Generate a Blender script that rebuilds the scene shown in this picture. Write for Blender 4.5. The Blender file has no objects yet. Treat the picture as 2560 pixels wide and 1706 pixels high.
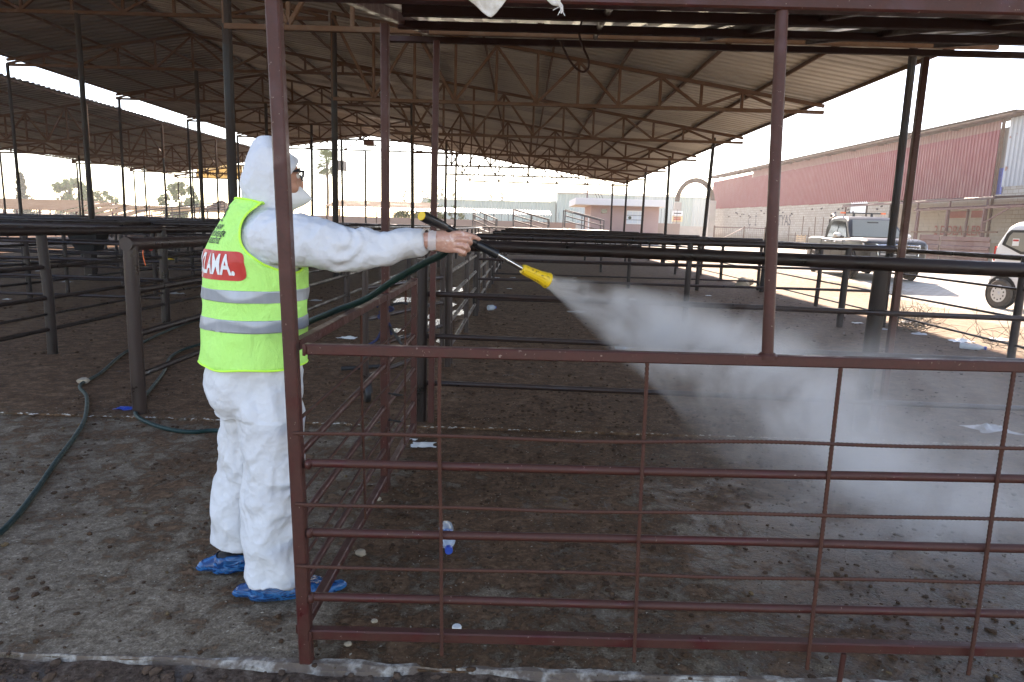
import bpy, bmesh, math, random
import numpy as np
from mathutils import Vector, Matrix, noise as mnoise
from mathutils.bvhtree import BVHTree

# ------------------------------------------------------------------ camera, sky, sun, exposure
SC = bpy.context.scene
COL = SC.collection
rnd = random.Random(7)
R = math.radians

def set_camera(h=1.5, pitch=9.6, roll=1.7, yaw=-0.6, lens=24.0):
    p, r, y = R(pitch), R(roll), R(yaw)
    fwd = Vector((math.sin(y) * math.cos(p), math.cos(y) * math.cos(p), -math.sin(p)))
    right0 = Vector((math.cos(y), -math.sin(y), 0))
    up0 = right0.cross(fwd)
    right = right0 * math.cos(r) + up0 * math.sin(r)
    up = right.cross(fwd)
    cam = bpy.data.cameras.new('camera')
    cam.sensor_width = 36.0
    cam.lens = lens
    cam.clip_start = 0.05
    cam.clip_end = 2000
    o = bpy.data.objects.new('camera', cam)
    COL.objects.link(o)
    m = Matrix((right, up, -fwd)).transposed().to_4x4()
    m.translation = (0, 0, h)
    o.matrix_world = m
    SC.camera = o
set_camera()

SUN_EL, SUN_AZ = 31.0, 6.0          # degrees; azimuth is measured from +Y (away from the camera) towards +X
w = bpy.data.worlds.new('World')
SC.world = w
w.use_nodes = True
nt = w.node_tree
bg = nt.nodes['Background']
sky = nt.nodes.new('ShaderNodeTexSky')
sky.sky_type = 'NISHITA'
sky.sun_disc = False
sky.sun_elevation = R(SUN_EL)
sky.sun_rotation = R(SUN_AZ)
sky.air_density = 0.9
sky.dust_density = 0.3
sky.ozone_density = 1.0
nt.links.new(sky.outputs[0], bg.inputs[0])
bg.inputs[1].default_value = 0.15
sun = bpy.data.lights.new('sun', 'SUN')
sun.energy = 5.0
sun.angle = R(0.6)
sun.color = (1.0, 0.94, 0.84)
so = bpy.data.objects.new('sun', sun)
COL.objects.link(so)
sd = Vector((math.sin(R(SUN_AZ)) * math.cos(R(SUN_EL)), math.cos(R(SUN_AZ)) * math.cos(R(SUN_EL)), math.sin(R(SUN_EL))))
so.rotation_euler = sd.to_track_quat('Z', 'Y').to_euler()
so.location = sd * 60

SC.view_settings.view_transform = 'Standard'
SC.view_settings.look = 'None'
SC.view_settings.exposure = 2.05
try:
    SC.view_settings.use_white_balance = True      # camera set for open shade
    SC.view_settings.white_balance_temperature = 7650
    SC.view_settings.white_balance_tint = 20
except Exception:
    pass
SC.view_settings.gamma = 1.0
SC.view_settings.use_curve_mapping = False
SC.render.engine = 'CYCLES'
cy = SC.cycles
cy.use_denoising = True
cy.use_adaptive_sampling = True
cy.adaptive_threshold = 0.02
try:
    cy.denoiser = 'OPENIMAGEDENOISE'
except Exception:
    pass
cy.max_bounces = 8
cy.diffuse_bounces = 4
cy.glossy_bounces = 3
cy.transmission_bounces = 6
cy.transparent_max_bounces = 12
cy.volume_bounces = 3
cy.volume_step_rate = 1.0
cy.volume_max_steps = 256
cy.sample_clamp_indirect = 6.0
cy.caustics_reflective = False
cy.caustics_refractive = False

# ------------------------------------------------------------------ mesh helpers
class MB:
    """Collects vertices and faces; build() links them as one mesh object."""
    def __init__(s):
        s.v, s.f = [], []

    def add(s, vs, fs):
        n = len(s.v)
        s.v += [tuple(p) for p in vs]
        s.f += [tuple(i + n for i in f) for f in fs]
        return s

    def box(s, x0, x1, y0, y1, z0, z1):
        vs = [(x, y, z) for z in (z0, z1) for y in (y0, y1) for x in (x0, x1)]
        return s.add(vs, [(0, 2, 3, 1), (4, 5, 7, 6), (0, 1, 5, 4), (2, 6, 7, 3), (0, 4, 6, 2), (1, 3, 7, 5)])

    def bar(s, p0, p1, w, h=None, up=(0, 0, 1), ch=0.12):
        """square tube from p0 to p1: width w (sideways), h (along up), corners chamfered"""
        h = h or w
        p0, p1 = Vector(p0), Vector(p1)
        d = (p1 - p0).normalized()
        up = Vector(up)
        if abs(d.dot(up)) > 0.95:
            up = Vector((0, 1, 0))
        a = d.cross(up).normalized()
        b = a.cross(d).normalized()
        c = min(w, h) * ch
        x, y = w / 2, h / 2
        prof = [(x - c, -y), (x, -y + c), (x, y - c), (x - c, y), (-x + c, y), (-x, y - c), (-x, -y + c), (-x + c, -y)]
        vs = [p + a * i + b * j for p in (p0, p1) for i, j in prof]
        n = 8
        fs = [(i, (i + 1) % n, n + (i + 1) % n, n + i) for i in range(n)]
        fs += [tuple(range(n - 1, -1, -1)), tuple(range(n, 2 * n))]
        return s.add(vs, fs)

    def tube(s, pts, r, n=10, caps=True, sq=None):
        """round tube along pts; r a number or one radius per point"""
        pts = [Vector(p) for p in pts]
        k = len(pts)
        rs = list(r) if hasattr(r, '__len__') else [r] * k
        t0 = (pts[1] - pts[0]).normalized()
        ref = Vector((0, 0, 1)) if abs(t0.z) < 0.9 else Vector((1, 0, 0))
        a = t0.cross(ref).normalized()
        vs = []
        for i, p in enumerate(pts):
            t = (pts[min(i + 1, k - 1)] - pts[max(i - 1, 0)])
            t = t.normalized() if t.length > 1e-9 else t0
            a = (a - t * a.dot(t))
            a = a.normalized() if a.length > 1e-6 else t.cross(ref).normalized()
            b = t.cross(a)
            for j in range(n):
                q = 2 * math.pi * j / n
                vs.append(p + (a * math.cos(q) + b * math.sin(q)) * rs[i])
        fs = [(i * n + j, i * n + (j + 1) % n, (i + 1) * n + (j + 1) % n, (i + 1) * n + j) for i in range(k - 1) for j in range(n)]
        if caps:
            fs += [tuple(range(n - 1, -1, -1)), tuple(range((k - 1) * n, k * n))]
        return s.add(vs, fs)

    def loft(s, rings, caps=True):
        """rings: lists of equally many points"""
        n = len(rings[0])
        k = len(rings)
        vs = [p for r_ in rings for p in r_]
        fs = [(i * n + j, i * n + (j + 1) % n, (i + 1) * n + (j + 1) % n, (i + 1) * n + j) for i in range(k - 1) for j in range(n)]
        if caps:
            fs += [tuple(range(n - 1, -1, -1)), tuple(range((k - 1) * n, k * n))]
        return s.add(vs, fs)

    def lathe(s, prof, c=(0, 0, 0), axis=(0, 0, 1), n=20):
        """prof: (radius, distance along axis)"""
        ax = Vector(axis).normalized()
        ref = Vector((0, 0, 1)) if abs(ax.z) < 0.9 else Vector((1, 0, 0))
        a = ax.cross(ref).normalized()
        b = ax.cross(a)
        c = Vector(c)
        rings = [[c + ax * t + (a * math.cos(2 * math.pi * j / n) + b * math.sin(2 * math.pi * j / n)) * max(r_, 1e-4) for j in range(n)] for r_, t in prof]
        return s.loft(rings)

    def prism(s, poly, off):
        """flat polygon (3d points) thickened by vector off"""
        off = Vector(off)
        a = [Vector(p) for p in poly]
        n = len(a)
        fs = [tuple(range(n - 1, -1, -1)), tuple(range(n, 2 * n))] + [(i, (i + 1) % n, n + (i + 1) % n, n + i) for i in range(n)]
        return s.add(a + [p + off for p in a], fs)

    def sphere(s, c, r, n=10, m=7, sc=(1, 1, 1)):
        c = Vector(c)
        prof = [(max(1e-4, math.sin(math.pi * i / m)), -math.cos(math.pi * i / m)) for i in range(m + 1)]
        rings = [[(c.x + r * sc[0] * q * math.cos(2 * math.pi * j / n), c.y + r * sc[1] * q * math.sin(2 * math.pi * j / n), c.z + r * sc[2] * t) for j in range(n)] for q, t in prof]
        return s.loft(rings)

    def mesh(s, name, mat=None, smooth=False):
        me = bpy.data.meshes.new(name)
        me.from_pydata([tuple(p) for p in s.v], [], s.f)
        if mat is not None:
            me.materials.append(mat)
        if smooth:
            smooth_mesh(me)
        me.update()
        return me

    def build(s, name, mat, parent=None, smooth=False, local=False):
        """link as one object; vertices are in world space unless local"""
        if parent is not None and not local:
            q = Vector(ORG.get(parent.name, (0, 0, 0)))
            s.v = [tuple(Vector(p) - q) for p in s.v]
        o = link(name, s.mesh(name, mat, smooth), parent)
        if parent is not None and not local:
            ORG[o.name] = ORG.get(parent.name, (0, 0, 0))
        return o

ORG = {}

def smooth_mesh(me, ang=35):
    bm = bmesh.new()
    bm.from_mesh(me)
    bmesh.ops.recalc_face_normals(bm, faces=bm.faces)
    lim = R(ang)
    for f in bm.faces:
        f.smooth = True
    for e in bm.edges:
        if len(e.link_faces) == 2 and e.calc_face_angle(0) > lim:
            e.smooth = False
    bm.to_mesh(me)
    bm.free()

def link(name, me, parent=None, loc=None, rotz=None):
    o = bpy.data.objects.new(name, me)
    COL.objects.link(o)
    if parent is not None:
        o.parent = parent
    if loc is not None:
        o.location = loc
    if rotz is not None:
        o.rotation_euler = (0, 0, rotz)
    return o

def tag(o, label=None, cat=None, group=None, kind=None):
    if label: o['label'] = label
    if cat: o['category'] = cat
    if group: o['group'] = group
    if kind: o['kind'] = kind
    return o

def thing(name, label, cat, loc=(0, 0, 0), rotz=0.0, group=None):
    o = bpy.data.objects.new(name, None)
    o.empty_display_size = 0.2
    COL.objects.link(o)
    o.location = loc
    o.rotation_euler = (0, 0, rotz)
    ORG[o.name] = tuple(loc)
    return tag(o, label, cat, group)

def part_empty(name, parent, loc=(0, 0, 0)):
    o = bpy.data.objects.new(name, None)
    o.empty_display_size = 0.1
    COL.objects.link(o)
    o.parent = parent
    ORG[o.name] = ORG.get(parent.name, (0, 0, 0))
    return o

def lerp(a, b, t):
    return a + (b - a) * t

def text_mesh(body, size=1.0, extrude=0.0, align='CENTER', bold=0.0):
    cu = bpy.data.curves.new('lettering', 'FONT')
    cu.body = body
    cu.size = size
    cu.extrude = extrude
    cu.align_x = align
    cu.align_y = 'CENTER'
    cu.offset = bold
    cu.resolution_u = 3
    o = bpy.data.objects.new('lettering', cu)
    COL.objects.link(o)
    dg = bpy.context.evaluated_depsgraph_get()
    dg.update()
    me = bpy.data.meshes.new_from_object(o.evaluated_get(dg))
    bpy.data.objects.remove(o)
    bpy.data.curves.remove(cu)
    return me

# ------------------------------------------------------------------ materials
MATS = {}

class NT:
    def __init__(s, name):
        s.m = bpy.data.materials.new(name)
        s.m.use_nodes = True
        s.t = s.m.node_tree
        s.b = s.t.nodes['Principled BSDF']
        s.out = s.t.nodes['Material Output']
        MATS[name] = s.m

    def n(s, typ, **kw):
        nd = s.t.nodes.new(typ)
        for k_, v in kw.items():
            setattr(nd, k_, v)
        return nd

    def lk(s, a, b):
        s.t.links.new(a, b)

    def co(s, kind='Object', scale=(1, 1, 1), rot=(0, 0, 0)):
        c = s.n('ShaderNodeTexCoord')
        m = s.n('ShaderNodeMapping')
        m.inputs['Scale'].default_value = scale
        m.inputs['Rotation'].default_value = rot
        s.lk(c.outputs[kind], m.inputs[0])
        return m.outputs[0]

    def noise(s, vec, scale, detail=4, rough=0.55, dist=0.0):
        nd = s.n('ShaderNodeTexNoise')
        nd.inputs['Scale'].default_value = scale
        nd.inputs['Detail'].default_value = detail
        nd.inputs['Roughness'].default_value = rough
        nd.inputs['Distortion'].default_value = dist
        s.lk(vec, nd.inputs['Vector'])
        return nd.outputs['Fac']

    def ramp(s, fac, stops, interp='LINEAR'):
        nd = s.n('ShaderNodeValToRGB')
        cr = nd.color_ramp
        cr.interpolation = interp
        while len(cr.elements) < len(stops):
            cr.elements.new(0.5)
        for e, (p, c) in zip(cr.elements, stops):
            e.position = p
            e.color = (c, c, c, 1) if not hasattr(c, '__len__') else tuple(c)[:3] + (1,)
        s.lk(fac, nd.inputs[0])
        return nd.outputs[0]

    def mix(s, fac, a, b, mode='MIX'):
        nd = s.n('ShaderNodeMix', data_type='RGBA', blend_type=mode)
        for sock, v in ((nd.inputs[0], fac), (nd.inputs[6], a), (nd.inputs[7], b)):
            if hasattr(v, 'is_linked') or hasattr(v, 'links'):
                s.lk(v, sock)
            elif hasattr(v, '__len__'):
                sock.default_value = tuple(v)[:3] + (1,)
            else:
                sock.default_value = v
        return nd.outputs[2]

    def math(s, op, a, b=0.0, clamp=False):
        nd = s.n('ShaderNodeMath', operation=op, use_clamp=clamp)
        for sock, v in ((nd.inputs[0], a), (nd.inputs[1], b)):
            if hasattr(v, 'links'):
                s.lk(v, sock)
            else:
                sock.default_value = v
        return nd.outputs[0]

    def set(s, **kw):
        names = {'col': 'Base Color', 'rough': 'Roughness', 'metal': 'Metallic', 'spec': 'Specular IOR Level', 'alpha': 'Alpha',
                 'sub': 'Subsurface Weight', 'trans': 'Transmission Weight', 'ior': 'IOR', 'coat': 'Coat Weight', 'sheen': 'Sheen Weight'}
        for k_, v in kw.items():
            sock = s.b.inputs[names[k_]]
            if hasattr(v, 'links'):
                s.lk(v, sock)
            elif k_ == 'col':
                sock.default_value = tuple(v)[:3] + (1,)
            else:
                sock.default_value = v
        return s

    def bump(s, h, strength=0.3, dist=0.01):
        nd = s.n('ShaderNodeBump')
        nd.inputs['Strength'].default_value = strength
        nd.inputs['Distance'].default_value = dist
        s.lk(h, nd.inputs['Height'])
        s.lk(nd.outputs[0], s.b.inputs['Normal'])
        return s

    def rand(s):
        return s.n('ShaderNodeObjectInfo').outputs['Random']

def plain(name, col, rough=0.5, metal=0.0, var=0.25, scale=6.0, spec=0.5, bump=0.0, coat=0.0, co='Object'):
    """one colour with uneven tone, wear and a little relief"""
    k_ = NT(name)
    v = k_.co(co)
    f = k_.noise(v, scale, 5, 0.6)
    c = k_.mix(f, [x * (1 - var) for x in col], [min(1, x * (1 + var)) for x in col])
    r_ = k_.ramp(k_.noise(v, scale * 3.1, 3), [(0.3, max(0.02, rough - 0.1)), (0.7, min(1, rough + 0.1))])
    k_.set(col=c, rough=r_, metal=metal, spec=spec, coat=coat)
    if bump:
        k_.bump(k_.noise(v, scale * 8, 4), bump, 0.004)
    return k_.m

def mk_steel(name, col, rust, rough, amount, spec=0.5, scale=9.0, metal=0.0, dust=0.0, chips=0.0):
    """painted or bare pipe with rust blotches, scuffs and dust"""
    k_ = NT(name)
    v = k_.co('Object')
    big = k_.noise(v, scale, 6, 0.65, 0.4)
    fine = k_.noise(v, scale * 9, 4, 0.7)
    msk = k_.ramp(big, [(0.5 - amount * 0.35, 0.0), (0.62 - amount * 0.2, 1.0)])
    base = k_.mix(fine, [x * 0.75 for x in col], [x * 1.25 for x in col])
    rc = k_.mix(fine, [x * 0.6 for x in rust], [x * 1.5 for x in rust])
    c = k_.mix(k_.math('MULTIPLY', msk, min(1.0, amount * 1.6)), base, rc)
    if dust:
        g = k_.n('ShaderNodeNewGeometry')
        sp = k_.n('ShaderNodeSeparateXYZ')
        k_.lk(g.outputs['Normal'], sp.inputs[0])
        up = k_.math('MULTIPLY', k_.math('MAXIMUM', sp.outputs['Z'], 0.0), dust)
        c = k_.mix(k_.math('MULTIPLY', up, k_.noise(v, 5, 4)), c, (0.26, 0.21, 0.16))
    chip = k_.ramp(k_.noise(v, 85, 2, .5), [(.715, 0.0), (.735, 1.0)])
    if chips:
        c = k_.mix(k_.math('MULTIPLY', chip, chips), c, (0.36, 0.27, 0.22))
    rr = k_.ramp(k_.math('ADD', k_.math('MULTIPLY', fine, 0.5), k_.math('MULTIPLY', msk, 0.5)), [(0.15, max(0.05, rough - 0.12)), (0.9, min(1.0, rough + 0.3))])
    k_.set(col=c, rough=rr, spec=spec, metal=metal)
    k_.bump(k_.math('ADD', fine, k_.math('MULTIPLY', big, 2.0)), 0.25, 0.002)
    return k_.m

def all_materials():
    # near pen: wine red paint, going brown
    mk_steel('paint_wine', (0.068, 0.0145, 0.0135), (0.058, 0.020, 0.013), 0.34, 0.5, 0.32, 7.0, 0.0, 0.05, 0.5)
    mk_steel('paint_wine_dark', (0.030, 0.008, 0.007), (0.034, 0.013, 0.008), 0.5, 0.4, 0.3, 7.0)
    mk_steel('rebar_brown', (0.055, 0.020, 0.016), (0.070, 0.026, 0.016), 0.6, 0.6, 0.25, 14.0, 0.0, 0.1)
    mk_steel('pipe_black', (0.008, 0.0065, 0.006), (0.022, 0.010, 0.0075), 0.30, 0.45, 0.32, 5.0, 0.0, 0.03)
    mk_steel('pipe_brown', (0.018, 0.011, 0.0095), (0.030, 0.014, 0.010), 0.30, 0.5, 0.4, 6.0, 0.0, 0.04)
    mk_steel('truss_rust', (0.105, 0.062, 0.039), (0.085, 0.042, 0.024), 0.75, 0.5, 0.25, 3.0)
    mk_steel('pole_dark', (0.014, 0.013, 0.0125), (0.034, 0.020, 0.014), 0.55, 0.35, 0.2, 2.0)
    mk_steel('roof_rust', (0.095, 0.065, 0.042), (0.075, 0.045, 0.028), 0.8, 0.5, 0.15, 1.0)
    # roof sheet: dull zinc, dusty; the darker one paints in the left roofs' shade
    for nm, a, b in (('roof_zinc', (0.40, 0.39, 0.365), (0.24, 0.225, 0.20)), ('roof_zinc_shaded', (0.18, 0.17, 0.16), (0.10, 0.09, 0.08))):
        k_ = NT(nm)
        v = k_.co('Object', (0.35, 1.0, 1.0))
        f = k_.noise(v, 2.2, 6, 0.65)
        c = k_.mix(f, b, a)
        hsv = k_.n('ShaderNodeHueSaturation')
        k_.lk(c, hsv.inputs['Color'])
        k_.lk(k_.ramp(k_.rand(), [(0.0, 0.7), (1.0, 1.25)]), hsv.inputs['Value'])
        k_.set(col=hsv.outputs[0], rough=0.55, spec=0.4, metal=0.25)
    k_ = NT('canopy_sheet')
    v = k_.co('Object', (1.0, 0.25, 1.0))
    f = k_.noise(v, 5, 6, 0.7)
    c = k_.ramp(f, [(0.25, (0.16, 0.13, 0.11)), (0.45, (0.46, 0.45, 0.43)), (0.75, (0.68, 0.68, 0.66))])
    k_.set(col=c, rough=0.33, metal=0.75)
    plain('cloth_white', (0.72, 0.73, 0.75), 0.7, 0, 0.05, 4)
    plain('rubber_black', (0.016, 0.016, 0.017), 0.5, 0, 0.3, 20)
    plain('plastic_black', (0.012, 0.012, 0.013), 0.36, 0, 0.2, 30)
    plain('white_plastic', (0.75, 0.75, 0.73), 0.45, 0, 0.12, 9)
    plain('foam', (0.78, 0.77, 0.72), 0.8, 0, 0.1, 12)
    plain('blue_plastic', (0.02, 0.07, 0.36), 0.35, 0, 0.3, 9)
    plain('stone', (0.33, 0.27, 0.20), 0.9, 0, 0.35, 14, 0.2, 0.5)
    plain('dung', (0.068, 0.038, 0.022), 0.9, 0, 0.5, 60, 0.15, 0.6)
    plain('chrome', (0.62, 0.62, 0.62), 0.16, 1.0, 0.05, 4)
    plain('steel_tube', (0.55, 0.54, 0.52), 0.22, 1.0, 0.15, 8)
    plain('hose_green', (0.007, 0.027, 0.025), 0.5, 0, 0.25, 12, 0.25)
    plain('rope_blue', (0.02, 0.025, 0.075), 0.8, 0, 0.4, 40)
    plain('wire_dark', (0.02, 0.018, 0.017), 0.6, 0, 0.3, 30)
    plain('twig', (0.10, 0.075, 0.05), 0.9, 0, 0.4, 30)
    plain('orange_plastic', (0.8, 0.13, 0.02), 0.4, 0, 0.15, 6)
    plain('pink_wall', (0.40, 0.275, 0.25), 0.85, 0, 0.10, 0.7)
    plain('white_wall', (0.75, 0.72, 0.68), 0.85, 0, 0.08, 0.7)
    plain('ochre_wall', (0.30, 0.205, 0.16), 0.9, 0, 0.15, 0.6)
    plain('mint_clad', (0.36, 0.43, 0.38), 0.6, 0, 0.06, 0.5)
    plain('mint_clad_pale', (0.43, 0.48, 0.45), 0.6, 0, 0.06, 0.5)
    plain('concrete_pale', (0.42, 0.38, 0.33), 0.9, 0, 0.2, 1.5, 0.2)
    plain('zinc_pale', (0.62, 0.60, 0.56), 0.5, 0.2, 0.12, 1.2)
    plain('wood_pale', (0.42, 0.30, 0.18), 0.8, 0, 0.25, 4)
    plain('rail_grey', (0.10, 0.09, 0.085), 0.6, 0.0, 0.2, 4, 0.2)
    plain('window_dark', (0.03, 0.035, 0.04), 0.12, 0, 0.2, 3, 0.6)
    plain('curtain', (0.62, 0.68, 0.72), 0.6, 0, 0.1, 4)
    plain('trunk', (0.09, 0.065, 0.045), 0.9, 0, 0.3, 5, 0.2, 0.5)
    plain('red_clad', (0.20, 0.017, 0.022), 0.5, 0, 0.10, 0.35)
    plain('red_sheet', (0.075, 0.018, 0.017), 0.5, 0, 0.2, 1.2)
    plain('red_paint', (0.50, 0.035, 0.025), 0.5, 0, 0.12, 6)
    plain('beige_clad', (0.22, 0.10, 0.078), 0.6, 0, 0.2, 1.0)
    plain('number_plate', (0.75, 0.75, 0.75), 0.4, 0, 0.03, 4)
    plain('ink_black', (0.012, 0.012, 0.012), 0.6, 0, 0.1, 9)
    plain('ink_green', (0.02, 0.05, 0.02), 0.6, 0, 0.1, 9)
    plain('ink_white', (0.74, 0.76, 0.74), 0.55, 0, 0.05, 9)
    k_ = NT('sign_beige')                            # printed cloth, the sky shines through it
    k_.set(col=(0.68, 0.58, 0.38), rough=.7)
    tr = k_.n('ShaderNodeBsdfTranslucent'); tr.inputs[0].default_value = (0.78, 0.66, 0.42, 1)
    mx = k_.n('ShaderNodeMixShader'); mx.inputs[0].default_value = .42
    k_.lk(k_.b.outputs[0], mx.inputs[1]); k_.lk(tr.outputs[0], mx.inputs[2]); k_.lk(mx.outputs[0], k_.out.inputs[0])
    plain('sign_ink', (0.24, 0.14, 0.05), 0.6, 0, 0.12, 2)
    plain('graffiti_red', (0.26, 0.075, 0.055), 0.8, 0, 0.25, 3)
    plain('graffiti_dark', (0.07, 0.06, 0.06), 0.8, 0, 0.25, 3)
    # rusty galvanised cladding
    k_ = NT('grey_clad')
    v = k_.co('Object')
    f = k_.ramp(k_.noise(v, 1.1, 4, 0.6), [(0.62, 0.0), (0.68, 1.0)])
    k_.set(col=k_.mix(f, (0.34, 0.36, 0.37), (0.23, 0.085, 0.04)), rough=0.55, metal=0.1)
    # concrete blockwork of the warehouse wall (blocks near the camera are built, this is their face)
    plain('block_face', (0.37, 0.33, 0.275), 0.92, 0, 0.22, 1.3, 0.15, 0.4)
    plain('block_joint', (0.27, 0.22, 0.17), 0.95, 0, 0.2, 2, 0.1)
all_materials()
M = MATS
# ------------------------------------------------------------------ ground materials
def floor_material(name, wet=0.5):
    k_ = NT(name)
    v = k_.co('Object')
    sp = k_.n('ShaderNodeSeparateXYZ')
    k_.lk(v, sp.inputs[0])
    big = k_.noise(v, 0.9, 5, 0.6, 0.3)
    mid = k_.noise(v, 7.5, 6, 0.70, 0.5)
    fine = k_.noise(v, 34, 5, 0.7)
    grit = k_.noise(v, 120, 3, 0.7)
    # how far the dung covers the slab: thin in the passage by the camera, thick in the pens behind
    far = k_.ramp(k_.math('MULTIPLY', k_.math('SUBTRACT', sp.outputs['Y'], 2.0), 0.12), [(0.0, 0.0), (0.33, 0.06), (0.40, 0.20), (1.0, 0.30)])
    pen = k_.ramp(k_.math('ADD', sp.outputs['X'], 0.9), [(0.0, -0.0), (0.35, 0.075)])
    cov = k_.math('ADD', k_.math('ADD', k_.math('MULTIPLY', big, 0.40), k_.math('MULTIPLY', mid, 0.52)), k_.math('ADD', k_.math('MULTIPLY', fine, 0.26), k_.math('ADD', far, pen)))
    msk = k_.ramp(cov, [(0.612, 0.0), (0.675, 1.0)])
    conc = k_.ramp(k_.math('ADD', k_.math('MULTIPLY', fine, 0.6), k_.math('MULTIPLY', grit, 0.4)), [(0.36, (0.078, 0.054, 0.034)), (0.50, (0.198, 0.148, 0.102)), (0.64, (0.39, 0.31, 0.225))])
    dung = k_.ramp(k_.math('ADD', k_.math('MULTIPLY', fine, 0.5), k_.math('MULTIPLY', mid, 0.5)), [(0.36, (0.034, 0.0165, 0.0088)), (0.50, (0.112, 0.060, 0.033)), (0.64, (0.225, 0.135, 0.080))])
    c = k_.mix(msk, conc, dung)
    fleck = k_.ramp(k_.noise(v, 75, 2, 0.5), [(0.69, 0.0), (0.72, 1.0)])
    c = k_.mix(k_.math('MULTIPLY', fleck, 0.7), c, (0.38, 0.33, 0.26))
    dx = k_.math('SUBTRACT', sp.outputs['X'], 1.7)
    dy = k_.math('SUBTRACT', sp.outputs['Y'], 2.9)
    dist = k_.math('SQRT', k_.math('ADD', k_.math('MULTIPLY', dx, dx), k_.math('MULTIPLY', dy, dy)))
    soak = k_.ramp(k_.math('MULTIPLY', dist, .3), [(.15, .24), (.6, 0.0)])
    wetm = k_.ramp(k_.math('ADD', k_.noise(v, 2.3, 6, 0.75, 0.6), soak), [(0.62, 0.0), (0.74, wet)])
    c = k_.mix(k_.math('MULTIPLY', wetm, 0.45), c, (0.012, 0.010, 0.008))
    rough = k_.mix(wetm, k_.ramp(fine, [(0.3, 0.62), (0.7, 0.92)]), (0.28, 0.28, 0.28))
    k_.set(col=c, rough=rough, spec=k_.math('ADD', k_.math('MULTIPLY', wetm, .45), .07))
    h = k_.math('ADD', k_.math('MULTIPLY', msk, 0.6), k_.math('ADD', k_.math('MULTIPLY', fine, 0.7), k_.math('MULTIPLY', grit, 0.3)))
    k_.bump(h, 0.9, 0.016)
    return k_.m
floor_material('floor_mat', 0.75)

def muck_material():
    k_ = NT('muck')
    v = k_.co('Object')
    fine = k_.noise(v, 26, 6, 0.75)
    mid = k_.noise(v, 4, 5, 0.65, 0.4)
    c = k_.ramp(fine, [(0.35, (0.055, 0.034, 0.023)), (0.52, (0.145, 0.095, 0.066)), (0.7, (0.27, 0.20, 0.15))])
    c = k_.mix(k_.ramp(mid, [(0.56, 0.0), (0.66, 0.7)]), c, (0.15, 0.135, 0.12))
    k_.set(col=c, rough=0.9, spec=0.08)
    k_.bump(k_.math('ADD', fine, k_.math('MULTIPLY', mid, 1.5)), 1.0, 0.03)
muck_material()

def yard_material():
    k_ = NT('yard_mat')
    v = k_.co('Object')
    sp = k_.n('ShaderNodeSeparateXYZ')
    k_.lk(v, sp.inputs[0])
    fine = k_.noise(v, 9, 6, 0.7)
    big = k_.noise(v, 0.55, 5, 0.6, 0.6)
    earth = k_.ramp(fine, [(0.3, (0.13, 0.088, 0.052)), (0.55, (0.25, 0.185, 0.118)), (0.8, (0.36, 0.30, 0.22))])
    br = k_.n('ShaderNodeTexBrick')
    br.inputs['Scale'].default_value = 1.0
    br.inputs['Brick Width'].default_value = 0.22
    br.inputs['Row Height'].default_value = 0.11
    br.inputs['Mortar Size'].default_value = 0.008
    br.inputs['Color1'].default_value = (0.40, 0.36, 0.31, 1)
    br.inputs['Color2'].default_value = (0.48, 0.44, 0.38, 1)
    br.inputs['Mortar'].default_value = (0.28, 0.23, 0.17, 1)
    k_.lk(v, br.inputs['Vector'])
    paved = k_.ramp(k_.math('ADD', big, k_.math('MULTIPLY', k_.math('SUBTRACT', sp.outputs['X'], 9.5), 0.10)), [(0.42, 0.0), (0.60, 1.0)])
    c = k_.mix(paved, earth, br.outputs['Color'])
    k_.set(col=c, rough=0.9, spec=0.2)
    k_.bump(fine, 0.5, 0.02)
yard_material()

k_ = NT('puddle_water')
v = k_.co('Object')
k_.set(col=(0.020, 0.014, 0.010), rough=0.06, spec=0.5)
k_.bump(k_.noise(v, 26, 4, .65), 0.55, 0.012)

# ------------------------------------------------------------------ ground, slabs, yard
def grid_sheet(name, xs, ys, zf, mat, smooth=True):
    b = MB()
    nx, ny = len(xs), len(ys)
    b.v = [(x, y, zf(x, y)) for y in ys for x in xs]
    b.f = [(j * nx + i, j * nx + i + 1, (j + 1) * nx + i + 1, (j + 1) * nx + i) for j in range(ny - 1) for i in range(nx - 1)]
    o = b.build(name, mat)
    for p in o.data.polygons:
        p.use_smooth = smooth
    return tag(o, kind='structure')

def sstep(a, b, x):
    t = min(1, max(0, (x - a) / (b - a)))
    return t * t * (3 - 2 * t)

def yard_z(x, y):
    h = 0.24 * sstep(7.0, 9.0, x) * sstep(17.2, 19.6, y)
    return h - 0.02 + 0.03 * mnoise.noise((x * 0.5, y * 0.5, 0))

grid_sheet('ground', [-900, -300, -60, 0, 60, 300, 900], [-400, -60, 0, 60, 300, 1200], lambda x, y: -0.12, M['yard_mat'])
grid_sheet('yard', [6.45 + 0.45 * i for i in range(26)] + [20, 24, 30, 45, 80], [-6, 0, 3] + [5 + 0.5 * i for i in range(62)] + [42, 55, 75, 112], yard_z, M['yard_mat'])

def muck_z(x, y):
    return -0.012 + 0.016 * mnoise.noise((x * 3, y * 3, 1)) + 0.012 * mnoise.noise((x * 9, y * 9, 3))
grid_sheet('front_ground', [-7 + 0.06 * i for i in range(226)], [-3, -1, 0.5, 1.2, 1.5] + [1.6 + 0.03 * i for i in range(18)], muck_z, M['muck'])

for nm, x0, x1, y0, y1, dz in (('floor', -30, 6.55, 2.10, 4.86, 0.0), ('floor', -30, 6.55, 4.885, 52, 0.012)):
    tag(MB().box(x0, x1, y0, y1, -0.2, dz).build(nm, M['floor_mat']), kind='structure')

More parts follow.
